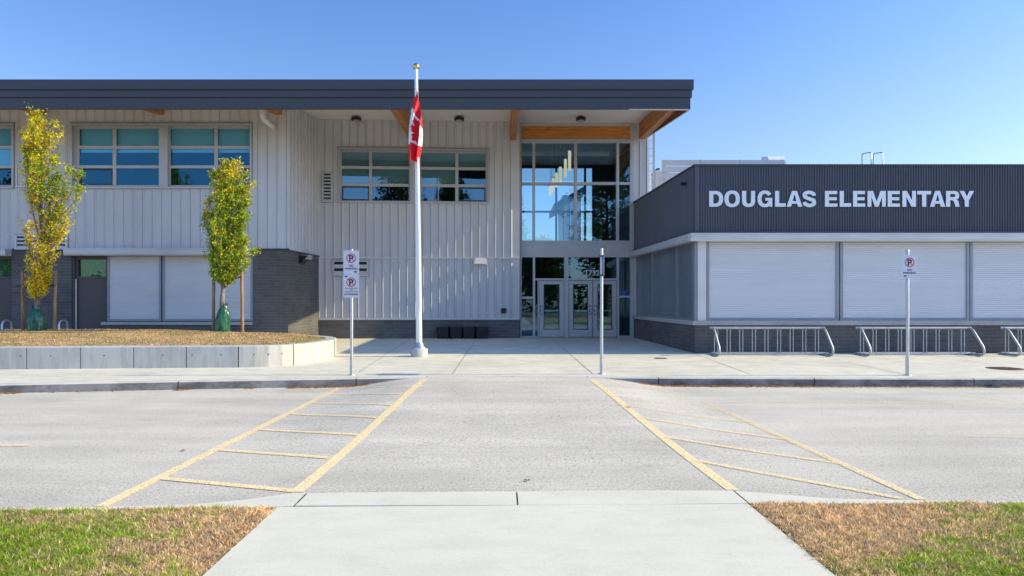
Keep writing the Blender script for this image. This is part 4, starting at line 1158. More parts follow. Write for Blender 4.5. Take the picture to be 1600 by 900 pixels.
# ================================================================== SIGNS
def rounded(fr, u0, u1, z0, z1, r, d):
    pts = []
    for cx, cz, a0 in ((u1-r,z0+r,-90),(u1-r,z1-r,0),(u0+r,z1-r,90),(u0+r,z0+r,180)):
        for k in range(6):
            a = math.radians(a0+90*k/5); pts.append(fr.P(cx+r*math.cos(a), cz+r*math.sin(a), d))
    return pts
def slab(mb, fr, u0, u1, z0, z1, r, da, db, m=0):
    f, bk = rounded(fr,u0,u1,z0,z1,r,db), rounded(fr,u0,u1,z0,z1,r,da)
    mb.poly(f, m); mb.poly(list(reversed(bk)), m)
    for i in range(len(f)): mb.poly([f[i], bk[i], bk[(i+1)%len(f)], f[(i+1)%len(f)]], m)
def no_parking(parent, fr, uc, zt, w, h, arrow, second=False):
    b = MB(); slab(b, fr, uc-w/2, uc+w/2, zt-h, zt, 0.03, 0.032, 0.036)
    pl = b.build('sign_plate', M['signwhite'], parent)
    k = MB(); d = 0.0385
    cz = zt - (0.152 if not second else 0.155); r = 0.092
    put_text(k, fr, 'P', uc-0.045, cz-0.061, 0.172, 0.0372, 0, 0.006, 'LEFT')
    fs = 0.045
    if not second:
        put_text(k, fr, 'NO', uc, zt-0.315, 0.052, d, 0, 0.0012, 'CENTER', 1.2); put_text(k, fr, 'PARKING', uc, zt-0.372, 0.052, d, 0, 0.0012, 'CENTER', 1.15)
    else:
        put_text(k, fr, 'PICK UP / DROP OFF', uc, zt-0.283, 0.026, d, 0, 0.0008); put_text(k, fr, 'ONLY', uc, zt-0.315, 0.026, d, 0, 0.0008); put_text(k, fr, 'DURING SCHOOL HOURS', uc, zt-0.348, 0.022, d, 0, 0.0008)
        put_text(k, fr, 'NO PARKING', uc, zt-0.405, 0.042, d, 0, 0.0015, 'CENTER', 1.05)
    s = 1 if arrow == 'right' else -1
    ax, az = (uc+s*0.085, zt-0.415) if not second else (uc+s*0.095, zt-0.045)
    pts = [(-0.032,-0.008),(0.0,-0.008),(0.0,-0.024),(0.034,0),(0.0,0.024),(0.0,0.008),(-0.032,0.008)]
    q_ = [fr.P(ax+s*p, az+z_, d) for p, z_ in pts]
    k.poly(q_ if s > 0 else q_[::-1]); k.build('lettering', M['signblack'], pl)
    k = MB(); n = 40
    for i in range(n):
        a, c = 2*math.pi*i/n, 2*math.pi*(i+1)/n
        k.poly([fr.P(uc+(r-.016)*math.cos(a),cz+(r-.016)*math.sin(a),d),fr.P(uc+r*math.cos(a),cz+r*math.sin(a),d),fr.P(uc+r*math.cos(c),cz+r*math.sin(c),d),fr.P(uc+(r-.016)*math.cos(c),cz+(r-.016)*math.sin(c),d)])
    e = 0.7071; rr = r-.012; t = .0075
    k.poly([fr.P(uc+x_,cz+z_,d+0.001) for x_, z_ in ((-rr*e-t*e,rr*e-t*e),(rr*e-t*e,-rr*e-t*e),(rr*e+t*e,-rr*e+t*e),(-rr*e+t*e,rr*e+t*e))]); k.build('prohibition_ring', M['signred'], pl)
    k = MB()
    for zz in (zt-0.035 if not second else zt-0.03, zt-h+0.03):
        k.tube([fr.P(uc+0.004,zz,0.036), fr.P(uc+0.004,zz,0.043)], 0.009, 8)
    k.build('bolt', M['polewhite'], pl)
def sign_pole(px, py, top_py, label, sleeve=True):
    x, D = ground(px, py, walk_z); z0 = walk_z(x, D); z1 = Z(top_py, D)
    t = thing('parking_sign', (x, D, z0), label, 'parking sign')
    b = MB(); b.tube([(x,D,z0),(x,D,z1-0.03),(x,D,z1-0.01),(x,D,z1)], [0.03,0.03,0.026,0.012], 14); b.build('pole', M['galv'], t)
    b = MB(); b.tube([(x,D,z0-0.02),(x,D,z0+0.34)], 0.037, 14); b.cyl(x, D, z0, z0+0.012, 0.075, 0.07, 16); b.build('pole_sleeve', M['galv'], t)
    return t, x, D
t, x, D = sign_pole(549.5, 586, 388.5, 'left sign pole carrying two stacked no parking plates')
f_ = Frame((0, D), (1, 0), (0, -1)); u = x + 0.0
no_parking(t, f_, X(549.3,D), Z(391.5,D), 0.306, 0.455, 'right'); no_parking(t, f_, X(549.3,D), Z(428.6,D), 0.306, 0.455, 'left', True)
t, x, D = sign_pole(1418, 586.5, 390, 'right sign pole with one no parking plate in front of the shutters')
f_ = Frame((0, D), (1, 0), (0, -1))
no_parking(t, f_, X(1419.5,D), Z(398,D), 0.306, 0.455, 'left')
t, x, D = sign_pole(940, 584.5, 387.5, 'middle sign pole in front of the doors with its plate seen edge on')
fe_ = Frame((x, D), (0.10, 0.995), (0.995, -0.10))
b = MB(); slab(b, fe_, -0.15, 0.15, Z(431.5,D), Z(398,D), 0.03, 0.04, 0.044); b.build('sign_plate', M['signwhite'], t)
b = MB()
for py in (400, 430): b.fbox(fe_, -0.05, 0.05, Z(py,D)-0.012, Z(py,D)+0.012, -0.045, 0.039)
b.build('clamp', M['black'], t)

# ================================================================== FLAGPOLE AND FLAG
fx, fD = ground(655, 557, walk_z); fz = walk_z(fx, fD)
topx = X(650.3, fD); tz = Z(108, fD)
pole = thing('flagpole', (fx, fD, fz), 'tall white tapered flagpole topped by a gold ball on a round concrete base', 'flagpole')
b = MB(); b.lathe([(0.215,fz-0.05),(0.215,fz+0.19),(0.20,fz+0.205),(0.0,fz+0.205)], fx, fD, 30); b.build('concrete_base', M['wallconc'], pole)
b = MB(); b.lathe([(0.16,fz+0.2055),(0.16,fz+0.235),(0.135,fz+0.25),(0.105,fz+0.33),(0.088,fz+0.355)], fx, fD, 24); b.build('flash_collar', M['galv'], pole)
b = MB(); pts = [(fx+(topx-fx)*t, fD, fz+0.2+(tz-fz-0.2)*t) for t in (0,.25,.5,.75,1)]
b.tube(pts, [0.078,0.074,0.066,0.055,0.042], 18); b.build('pole', M['polewhite'], pole)
b = MB(); b.tube([(topx,fD,tz-0.005),(topx,fD,tz+0.04)], 0.02, 10); b.build('truck', M['galv'], pole)
b = MB(); rb = 0.085; zc = Z(104, fD)
b.lathe([(max(0.001,rb*math.cos(a)), zc+rb*math.sin(a)) for a in [math.radians(-90+15*i) for i in range(13)]], topx, fD, 20); b.build('gold_ball', M['gold'], pole)
b = MB(); b.tube([(topx+0.05,fD-0.06,Z(125,fD)),(fx+0.085,fD-0.07,fz+1.2)], 0.006, 5); b.build('halyard', M['sill'], pole)
# maple leaf outline in flag units (u along fly, v along hoist; both 0..1)
leaf_half = [(0,1.0),(.10,.80),(.17,.84),(.13,.52),(.27,.68),(.31,.60),(.48,.64),(.42,.46),(.50,.41),(.25,.20),(.28,.10),(.03,.13),(.035,-.12)]
leaf_p = leaf_half + [(-a, c) for a, c in reversed(leaf_half)]
def in_leaf(u, v):
    px, py = (u-0.49)*2/0.84, (0.5-v)/0.84 + 0.44
    ins = False; n = len(leaf_p); j = n-1
    for i in range(n):
        xi, yi = leaf_p[i]; xj, yj = leaf_p[j]
        if (yi > py) != (yj > py) and px < (xj-xi)*(py-yi)/(yj-yi)+xi: ins = not ins
        j = i
    return ins
b = MB(); NU, NV = 120, 72
c00, c01, c10, c11 = (650.5,134), (660.0,187), (640.0,257), (656.0,246)
fY = fD - 0.10
grid = []
for i in range(NU+1):
    u = i/NU
    for k in range(NV+1):
        v = k/NV
        px = (c00[0]*(1-v)+c01[0]*v)*(1-u) + (c10[0]*(1-v)+c11[0]*v)*u
        py = (c00[1]*(1-v)+c01[1]*v)*(1-u) + (c10[1]*(1-v)+c11[1]*v)*u
        bulge = math.sin(math.pi*u)
        px += -7.0*bulge*(1-v)**2 + 2.2*bulge*v*v
        amp = 0.25 + 0.75*sstep(0, 0.35, u)
        ph = v*2*math.pi*1.75 + 0.9*u
        px += 2.6*amp*math.sin(ph+0.6)*math.sin(math.pi*min(1,max(0,v)))**0.6
        py += 2.5*math.sin(v*9+u*2)*u
        dy = 0.13*amp*math.cos(ph) + 0.05*math.sin(3*u+5*v)
        off = 0.06 + 0.20*sstep(0.0, 0.45, 0.75*u+0.45*v)
        grid.append((X(px, fD-off), fD-off + dy*0.75, Z(py, fD-off)))
mt = []
for i in range(NU):
    for k in range(NV):
        u, v = (i+.5)/NU, (k+.5)/NV
        mi = 0 if (u < .26 or u > .72 or in_leaf(u, v)) else 1
        a = i*(NV+1)+k
        b.v = grid; b.f.append((a, a+1, a+NV+2, a+NV+1)); b.m.append(mi); b.s.append(True)
tag(b.build('flag', [M['flagred'], M['flagwhite']]), 'red and white maple leaf flag hanging limp near the top of the flagpole', 'flag')

# ================================================================== BIKE RACKS
RY = 17.8; rz = walk_z(0, RY)
rx0 = X(1109, RY)
rk = thing('bike_rack', (rx0, RY, rz), 'galvanised bike rack nearest the corner of the wing', 'bike rack', 'bike racks along the brick base')
b = MB(); b.tube([(X(1109,RY),RY,Z(512.5,RY)),(X(1289,RY),RY,Z(512.5,RY))], 0.031, 12); b.build('top_rail', M['rack'], rk)
for i in range(9):
    for k in (0, 1):
        ux = X(1116.3,RY) + i*0.3285 + k*0.083
        b = MB(); b.tube([(ux,RY,rz+0.06),(ux,RY,Z(513,RY))], 0.0125, 8); b.build('upright', M['rack'], rk)
for yy in (RY-0.09, RY+0.10):
    b = MB(); b.tube([(X(1113,RY),yy,rz+0.045),(X(1292,RY),yy,rz+0.045)], 0.024, 10); b.build('bottom_rail', M['rack'], rk)
b = MB()
for xx_ in (X(1118,RY), X(1289,RY)-0.02): pass
for ex in (X(1124,17.2), X(1301.5,17.2)):
    b = MB(); zt = Z(513.0, RY)
    pts = [(ex,RY+0.02,zt),(ex,RY-0.10,zt-0.005),(ex,RY-0.18,zt-0.03),(ex,RY-0.24,zt-0.09),(ex,RY-0.57,rz+0.24),(ex,RY-0.61,rz+0.15),(ex,RY-0.60,rz+0.08),(ex,RY-0.55,rz+0.045),(ex,RY-0.47,rz+0.032),(ex,RY+0.15,rz+0.032)]
    b.tube(pts, 0.03, 12); b.build('end_leg', M['rack'], rk)
for dx, lb_ in ((X(1337,RY)-X(1109,RY), 'galvanised bike rack behind the right sign pole'), (X(1563.5,RY)-X(1109,RY), 'galvanised bike rack cut by the right edge of the photo')):
    c = copy_tree(rk); c.location.x += dx; c['label'] = lb_

# hoops behind the mound
hy = 20.3; hz = walk_z(0, hy)
def hoop(px, lb_):
    x = X(px, hy)
    t = thing('bike_hoop', (x, hy, hz), lb_, 'bike hoop', 'bike hoops behind the planter')
    b = MB(); zt = Z(501, hy)
    b.tube([(x,hy,hz),(x,hy,zt-0.12),(x,hy+0.05,zt-0.03),(x,hy+0.14,zt),(x+0.02,hy+0.26,zt-0.01),(x+0.02,hy+0.33,zt-0.04),(x+0.02,hy+0.36,zt-0.12),(x+0.02,hy+0.36,hz)], 0.03, 10); b.build('bent_tube', M['galv'], t)
    b = MB(); b.cyl(x, hy, hz, hz+0.012, 0.08, None, 14); b.cyl(x+0.02, hy+0.36, hz, hz+0.012, 0.08, None, 14); b.build('base_flange', M['galv'], t)
hoop(92, 'grey bike hoop between the left tree and the brown door'); hoop(3, 'grey bike hoop at the far left edge of the photo')

# planters / tubs by the wall
by = 24.58; bz = walk_z(0, by)
bx0 = X(692.5, by)
tub = thing('plastic_tub', (bx0, by, bz), 'black plastic tub, leftmost of the four by the wall', 'tub', 'black tubs against the recess wall')
b = MB(); h = 0.42
def ringrect(x, y, w, d, z, r=0.05):
    out = []
    for cx, cy, a0 in ((x+w-r,y-d+r,-90),(x+w-r,y+d-r,0),(x-w+r,y+d-r,90),(x-w+r,y-d+r,180)):
        for k in range(5):
            a = math.radians(a0+22.5*k); out.append((cx+r*math.cos(a), cy+r*math.sin(a), z))
    return out
def stack(mb, rings, m=0):
    n = len(rings[0]); vs = [p for r_ in rings for p in r_]
    mb.mesh(vs, [(i*n+k, i*n+(k+1)%n, (i+1)*n+(k+1)%n, (i+1)*n+k) for i in range(len(rings)-1) for k in range(n)], m)
stack(b, [ringrect(bx0,by,.20,.16,bz),ringrect(bx0,by,.222,.19,bz+h-.05),ringrect(bx0,by,.20,.17,bz+h-.05),ringrect(bx0,by,.17,.14,bz+.05)]); b.poly(ringrect(bx0,by,.17,.14,bz+.05)); b.build('tub_body', M['black'], tub)
b = MB(); stack(b, [ringrect(bx0,by,.222,.19,bz+h-.049),ringrect(bx0,by,.232,.205,bz+h-.045),ringrect(bx0,by,.232,.206,bz+h),ringrect(bx0,by,.205,.175,bz+h),ringrect(bx0,by,.203,.173,bz+h-.049)]); b.build('tub_rim', M['black'], tub)
for i, lb_ in enumerate(('black plastic tub, second from the left by the wall','black plastic tub, third from the left by the wall','black plastic tub, rightmost of the four by the wall')):
    c = copy_tree(tub); c.location.x += 0.467*(i+1); c['label'] = lb_; c.rotation_euler.z = (0.05,-0.04,0.03)[i]

# ================================================================== PLANTER, MOUND, TREES
s0 = (-5.68, 14.68); slope = 0.08
wpts = [(-40.0, s0[1]-slope*34.32*0.85), (-22.0, s0[1]-slope*16.3*0.97), s0]
arcp = [(-5.36,14.735),(-5.08,14.83),(-4.84,14.99),(-4.65,15.2),(-4.49,15.48),(-4.36,15.85),(-4.27,16.3),(-4.235,16.8),(-4.25,17.2),(-4.29,17.55),(-4.38,18.0),(-4.6,18.5),(-4.95,18.95),(-5.45,19.3),(-6.1,19.5),(-6.8,19.55)]
joints_px = [-220,-134,-48, 38, 123, 207, 292, 372.5, 456]
dense = []
full = wpts + arcp
for (x0, y0), (x1, y1) in zip(full, full[1:]):
    n = max(1, int(math.hypot(x1-x0, y1-y0)/0.12))
    dense += [(x0+(x1-x0)*i/n, y0+(y1-y0)*i/n) for i in range(n)]
dense.append(full[-1])
def px_of(p): return VX + p[0]*FOC/p[1]
nrm = []
for i in range(len(dense)):
    a, c = dense[max(0,i-1)], dense[min(len(dense)-1,i+1)]
    l = math.hypot(c[0]-a[0], c[1]-a[1]); nrm.append(((a[1]-c[1])/l, (c[0]-a[0])/l))
planter = MB(); ZC = 0.63; TH = 0.26; pend_ = None
breaks = set()
for jp in joints_px:
    bi = min(range(len(dense)), key=lambda i: abs(px_of(dense[i])-jp) + (100 if dense[i][1] > 16.5 else 0)); breaks.add(bi)
ei = min(range(len(dense)), key=lambda i: math.hypot(dense[i][0]+4.29, dense[i][1]-17.55)); breaks.add(ei)
for i in range(len(dense)-1):
    p, q = dense[i], dense[i+1]; n0, n1 = nrm[i], nrm[i+1]
    if i in breaks: p = (p[0]+(q[0]-p[0])*0.09, p[1]+(q[1]-p[1])*0.09)
    if i+1 in breaks: q = (q[0]-(q[0]-p[0])*0.09, q[1]-(q[1]-p[1])*0.09)
    ch = 0.02
    def pt(P_, n_, o, z): return (P_[0]+n_[0]*o, P_[1]+n_[1]*o, z)
    sec0 = [pt(p,n0,0,0.08),pt(p,n0,0,ZC-ch),pt(p,n0,ch,ZC),pt(p,n0,TH,ZC),pt(p,n0,TH,0.3)]
    sec1 = [pt(q,n1,0,0.08),pt(q,n1,0,ZC-ch),pt(q,n1,ch,ZC),pt(q,n1,TH,ZC),pt(q,n1,TH,0.3)]
    for k in range(4): planter.poly([sec0[k], sec1[k], sec1[k+1], sec0[k+1]], 0, k == 0)
    if i in breaks: planter.poly(sec0)
    if i+1 in breaks: planter.poly(sec1[::-1])
    if i == 0: planter.poly(sec0)
    if i == len(dense)-2: planter.poly(sec1[::-1])
    # dark core behind the open joints
    if i in breaks or i+1 in breaks:
        planter.poly([pt(dense[i],n0,0.05,0.1),pt(dense[i+1],n1,0.05,0.1),pt(dense[i+1],n1,0.05,ZC-0.03),pt(dense[i],n0,0.05,ZC-0.03)], 1)
# form-tie holes
for i in range(len(dense)):
    for jp in (78, 165, 248, 333, 72+328, 428):
        pass
for jp in (35, 78, 166, 258, 302, 346, 400, 422, 444):
    i = min(range(len(dense)), key=lambda i: abs(px_of(dense[i])-jp) + (100 if dense[i][1] > 16.5 else 0))
    p, n_ = dense[i], nrm[i]; tx, ty = n_[1], -n_[0]
    planter.poly([(p[0]-n_[0]*0.003+tx*0.016*math.cos(a), p[1]-n_[1]*0.003+ty*0.016*math.cos(a), 0.44+0.016*math.sin(a)) for a in [2*math.pi*k/10 for k in range(10)]][::-1], 1)
tag(planter.build('planter_wall', [M['wallconc'], M['joint']]), 'low curved cast concrete planter wall holding the dry grass mound', 'planter wall')

inner = [(p[0]+n_[0]*(TH-0.02), p[1]+n_[1]*(TH-0.02)) for p, n_ in zip(dense, nrm)]
poly_in = inner + [(-8.5, 20.3), (-40, 20.3)]
def inside(x, y):
    ins = False; n = len(poly_in); j = n-1
    for i in range(n):
        xi, yi = poly_in[i]; xj, yj = poly_in[j]
        if (yi > y) != (yj > y) and x < (xj-xi)*(y-yi)/(yj-yi)+xi: ins = not ins
        j = i
    return ins
def dist_edge(x, y):
    best = 9
    for i in range(0, len(inner)-1, 2):
        best = min(best, math.hypot(x-inner[i][0], y-inner[i][1]))
    return best
def mound_z(x, y, d=None):
    if d is None: d = dist_edge(x, y)
    z = 0.585 + 0.235*(1-math.exp(-max(0,d)/1.1)) + 0.022*mnoise.noise(Vector((x*0.8,y*0.8,2)))
    if x < -6.3: z -= 0.5*sstep(18.6, 20.2, y)
    return z
b = MB(); step = 0.25
gxs = [-40,-30,-24,-20] + [-17+step*i for i in range(int(13.2/step)+1)]
gys = [9+step*i for i in range(47)]
cache = {}
def mz(x, y):
    k = (x, y)
    if k not in cache: cache[k] = mound_z(x, y)
    return cache[k]
def snap(x, y):
    if inside(x, y): return (x, y, mz(x, y))
    return None
for a, c in zip(gxs, gxs[1:]):
    for e, f in zip(gys, gys[1:]):
        cs = [(a,e),(c,e),(c,f),(a,f)]
        if not any(inside(*p) for p in cs): continue
        out = []
        for p in cs:
            if inside(*p): out.append((p[0],p[1],mz(*p)))
            else:
                if p[1] > 20.2: out.append((p[0],20.3,0.2)); continue
                i = min(range(len(inner)), key=lambda i: (inner[i][0]-p[0])**2+(inner[i][1]-p[1])**2)
                out.append((inner[i][0], inner[i][1], 0.585))
        b.poly(out, 0, True)
structure(b.build('planter_lawn', M['lawn']))
pts, hts, cols_ = [], [], []
q = random.Random(77)
while len(pts) < 70000:
    x, y = q.uniform(-13.5, -4.4), q.uniform(13.2, 19.8)
    if y > 18.5 and q.random() < 0.7: continue
    if not inside(x, y): continue
    d = dist_edge(x, y)
    n2 = mnoise.noise(Vector((x*1.6, y*1.6, 5))) + 0.6*mnoise.noise(Vector((x*5, y*5, 8)))
    n3 = mnoise.noise(Vector((x*0.7, y*0.9, 15)))
    k = q.uniform(0.6, 1.25)
    pg = 0.20 + 0.6*n2 + 0.4*sstep(-5.6, -4.5, x)
    if q.random() < pg: c = (0.36*k, 0.36*k, 0.10*k)
    elif q.random() < 0.25 + 0.4*n3: c = (0.52*k, 0.33*k, 0.16*k)
    else: c = (0.92*k, 0.66*k, 0.36*k)
    pts.append((x, y, mz(round(x*8)/8, round(y*8)/8) - 0.012 if False else mound_z(x, y, d) - 0.008)); hts.append(q.uniform(0.02, 0.055)); cols_.append(c)
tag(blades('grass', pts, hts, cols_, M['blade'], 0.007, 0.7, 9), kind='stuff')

def leaves_mesh(name, P, S, C, mat, parent, seed):
    r = np.random.default_rng(seed)
    P = np.array(P, dtype=np.float32); S = np.array(S, dtype=np.float32)[:, None]; C = np.array(C, dtype=np.float32); n = len(P)
    a = r.normal(size=(n,3)).astype(np.float32); a[:, 2] *= 0.6; a /= np.linalg.norm(a, axis=1, keepdims=True)
    t = r.normal(size=(n,3)).astype(np.float32); bb = np.cross(a, t); bb /= np.linalg.norm(bb, axis=1, keepdims=True)
    nn = np.cross(a, bb)
    V = np.stack([P - a*S, P - a*S*0.15 + bb*S*0.55 + nn*S*0.12, P + a*S, P - a*S*0.15 - bb*S*0.55 + nn*S*0.12], 1).reshape(-1,3)
    o3 = np.array(parent.location, dtype=np.float32)
    me = bpy.data.meshes.new(name)
    base = np.arange(n)*4
    F = np.stack([base, base+1, base+2, base+3], 1).tolist()
    me.from_pydata((V-o3).tolist(), [], F)
    at = me.color_attributes.new('Col','FLOAT_COLOR','POINT')
    CC = np.repeat(np.concatenate([C, np.ones((n,1),np.float32)],1), 4, axis=0)
    at.data.foreach_set('color', CC.astype(np.float32).ravel()); me.materials.append(mat)
    o = bpy.data.objects.new(name, me); col.objects.link(o); o.parent = parent
    return o

def catmull(pts, n=8):
    out = []
    for i in range(len(pts)-1):
        p0, p1, p2, p3 = (Vector(pts[max(0,i-1)]), Vector(pts[i]), Vector(pts[i+1]), Vector(pts[min(len(pts)-1,i+2)]))
        for k in range(n):
            t = k/n; out.append(0.5*(2*p1+(p2-p0)*t+(2*p0-5*p1+4*p2-p3)*t*t+(-p0+3*p1-3*p2+p3)*t**3))
    out.append(Vector(pts[-1])); return out

def hornbeam(px, py, D, profile, top, label, colour, nbr, lpb, seed, extra=(), thin=lambda q, h, dx: False):
    """profile: [(py, px_left, px_right)] silhouette of the upright crown"""
    q = random.Random(seed)
    x0 = X(px, D); z0 = mound_z(x0, D) - 0.03
    t = thing('street_tree', (x0, D, z0), label, 'tree')
    prof = sorted([(Z(p, D), X(l, D), X(r, D)) for p, l, r in profile])
    def ext(z):
        if z <= prof[0][0]: return prof[0][1:]
        for (za, la, ra), (zb_, lb2, rb2) in zip(prof, prof[1:]):
            if za <= z <= zb_:
                f = (z-za)/(zb_-za); return la+(lb2-la)*f, ra+(rb2-ra)*f
        return prof[-1][1:]
    zbot, ztop_ = prof[0][0], prof[-1][0]
    trunk = MB()
    tip = (X(top, D), D, ztop_)
    lead = catmull([(x0,D,z0),(x0+0.01,D,z0+0.9),(x0+0.02,D+0.02,zbot),((x0+sum(ext((zbot+ztop_)/2))/2)/2,D,(zbot+ztop_)/2),tip], 8)
    trunk.tube(lead, [0.075*(1-0.93*i/(len(lead)-1))+0.006 for i in range(len(lead))], 10)
    P, S, C = [], [], []
    targets = []
    for i in range(nbr):
        f = ((i+q.random())/nbr)
        zt = zbot + (ztop_-zbot)*(0.06+0.94*f)
        l, r_ = ext(zt); a = q.uniform(0, 6.283); rr = math.sqrt(q.uniform(0.15, 1))
        cx, hw = (l+r_)/2, (r_-l)/2
        targets.append((cx+hw*rr*math.cos(a)*0.93, D+hw*0.85*rr*math.sin(a), zt))
    for ex_px, ex_py in extra: targets.append((X(ex_px, D), D+q.uniform(-.2,.2), Z(ex_py, D)))
    for tx, ty, tz_ in targets:
        L = min(q.uniform(0.9, 2.0), tz_-zbot+0.35)
        zs = max(zbot-0.1, tz_-L)
        i0 = min(range(len(lead)), key=lambda i: abs(lead[i].z-zs)); st_ = lead[i0]
        mid = ((st_.x*0.4+tx*0.6)+q.uniform(-.03,.03), (st_.y*0.4+ty*0.6)+q.uniform(-.03,.03), st_.z*0.5+tz_*0.5)
        br = catmull([tuple(st_), mid, (tx,ty,tz_)], 6)
        trunk.tube(br, [0.018*(1-0.8*i/(len(br)-1)) for i in range(len(br))], 5)
        clump = q.uniform(-0.16, 0.16)
        ntw = max(6, int(lpb/7.5*(0.6+0.25*L)))
        for k in range(ntw):
            f = q.uniform(0.25, 1.0) if k else 1.0
            ii = min(len(br)-2, int(f*(len(br)-1))); p = br[ii].lerp(br[ii+1], q.random())
            if thin(q, (p.z-zbot)/(ztop_-zbot), p.x-x0): continue
            a = q.uniform(0, 6.283); l = q.uniform(0.08, 0.20)*(1.15-0.4*f)
            tipv = p + Vector((math.cos(a)*l, math.sin(a)*l, q.uniform(0.3, 1.3)*l))
            trunk.tube([p, tipv], [0.006, 0.003], 4, 0, False)
            cw = clump + q.uniform(-0.15, 0.15)
            for _ in range(q.randint(14, 26)):
                pp = p.lerp(tipv, q.uniform(0.25, 1.15)); sp = 0.042
                pp = (pp.x+q.gauss(0,sp), pp.y+q.gauss(0,sp), pp.z+q.gauss(0,sp))
                P.append(pp); S.append(q.uniform(0.02,0.042)); C.append(colour(q, (pp[2]-zbot)/(ztop_-zbot), (pp[0]-x0), cw))
    trunk.build('trunk', M['bark'], t)
    leaves_mesh('crown', P, S, C, M['leaf'], t, seed)
    return t
def mixcol(q, w):
    k = q.uniform(0.6, 1.25)
    if q.random() < w:
        return (1.0*k, 0.80*k, 0.05*k) if q.random() < 0.82 else (0.90*k, 0.58*k, 0.12*k)
    return (0.22*k, 0.37*k, 0.03*k) if q.random() < 0.55 else (0.58*k, 0.70*k, 0.05*k)
def colA(q, h, dx, cl):
    w = 0.95 if h < 0.42 else (0.8 if h < 0.55 else (0.5 if h < 0.78 else 0.72))
    if dx < -0.25 and h > 0.5: w += 0.25
    if dx > 0.25 and h < 0.7: w -= 0.3
    return mixcol(q, w+cl)
def colB(q, h, dx, cl):
    w = 0.15 if h < 0.6 else 0.15+1.3*(h-0.6)
    if dx < -0.3 and h > 0.55: w += 0.3
    return mixcol(q, w+cl*1.2)
TD = 18.0
hornbeam(58, 520, TD, [(470,52,66),(440,48,76),(410,44,84),(380,38,96),(350,33,104),(320,30,112),(290,30,108),(260,33,98),(230,38,90),(210,44,84),(190,48,66),(171,52,56)], 53, 'taller slender tree with mostly yellow leaves on the planter mound', colA, 72, 118, 5,
         ((129,296),(120,270),(113,352),(88,193),(94,213),(40,210),(115,265),(126,292),(108,330)),
         lambda q, h, dx: -0.28 < dx-0.35*h < 0.30 and 0.2 < h < 0.52 and q.random() < 0.40)
hornbeam(347, 516, TD, [(446,344,362),(425,332,374),(400,325,382),(370,320,388),(340,319,394),(310,322,394),(290,326,390),(270,336,380),(253,362,370)], 366, 'smaller tree with green and yellow leaves in front of the wide shutter', colB, 76, 150, 8,
         ((314,328),(312,334),(400,393),(330,272),(336,268),(352,262),(394,285),(386,268)))

def stake(px, py0, py1, lean, label):
    x = X(px, TD); y = TD + 0.12; z0 = mound_z(x, y)-0.05
    b = MB(); b.tube([(x,y,z0),(x+lean*0.5,y,(z0+Z(py1,TD))/2),(x+lean,y,Z(py1,TD))], [0.044,0.042,0.040], 10)
    tag(b.build('tree_stake', M['stake']), label, 'tree stake')
stake(31, 521, 424, -0.02, 'weathered wooden stake left of the taller yellow tree'); stake(80, 519, 423, 0.04, 'weathered wooden stake right of the taller yellow tree')
stake(330.5, 514, 419.5, 0.01, 'wooden stake left of the smaller tree'); stake(376, 516, 419.5, -0.02, 'wooden stake right of the smaller tree')
def tie(pts, label):
    b = MB(); b.tube(catmull([(X(a,TD), TD-0.06+0.05*abs(i-1), Z(c,TD)) for i, (a, c) in enumerate(pts)], 6), 0.017, 6)
    tag(b.build('tree_tie', M['black']), label, 'tree tie')
tie(((26,446),(57,449.5),(87,445.5)), 'black rubber tie between the stakes of the taller yellow tree'); tie(((330,432),(352,439),(377,432.5)), 'black rubber tie between the stakes of the smaller tree')

def bag(px_top, px_bot, hw_bot, py_top, py_bot, label, seed):
    x0 = X(px_bot, TD); xt = X(px_top, TD); y = TD; z0 = mound_z(x0, y)-0.03; z1 = Z(py_top, TD); hw = hw_bot*TD/FOC
    b = MB(); n = 36; rings = []
    prof = [(1.0,0.0),(1.07,0.06),(1.05,0.2),(0.97,0.4),(0.84,0.6),(0.66,0.78),(0.45,0.9),(0.30,0.97),(0.26,1.0)]
    prof = [(prof[i][0]+(prof[i+1][0]-prof[i][0])*k/3, prof[i][1]+(prof[i+1][1]-prof[i][1])*k/3) for i in range(len(prof)-1) for k in range(3)] + [prof[-1]]
    for r_, f in prof:
        ring = []
        for k in range(n):
            a = 2*math.pi*k/n
            w = 1 + 0.10*mnoise.noise(Vector((math.cos(a)*1.6, math.sin(a)*1.6, f*3+seed))) + 0.075*math.sin(a*7+f*5+seed+2*mnoise.noise(Vector((a,f*3,seed))))*(0.35+f) + 0.10*mnoise.noise(Vector((math.cos(a)*4, math.sin(a)*4, f*7+seed)))
            ring.append((x0+(xt-x0)*f + hw*r_*w*math.cos(a), y+hw*0.9*r_*w*math.sin(a), z0+(z1-z0)*f))
        rings.append(ring)
    vs = [p for r_ in rings for p in r_]
    b.mesh(vs, [(i*n+k, i*n+(k+1)%n, (i+1)*n+(k+1)%n, (i+1)*n+k) for i in range(len(rings)-1) for k in range(n)], 0, True); b.poly(rings[-1])
    for s in (-1, 1):   # two strap loops at the top
        cx = xt + s*hw*0.24
        b.tube([(cx,y-0.05,z1-0.02),(cx+s*0.02,y-0.05,z1+0.05),(cx+s*0.05,y-0.02,z1+0.04),(cx+s*0.04,y,z1-0.03)], 0.012, 6, 1)
    tag(b.build('watering_bag', [M['bag'], M['black']]), label, 'watering bag')
bag(57, 57, 13.5, 479.5, 520, 'green watering bag zipped round the trunk of the taller yellow tree', 1.0); bag(350, 346.5, 11.5, 476, 516, 'green watering bag slumped at the foot of the smaller tree', 4.0)

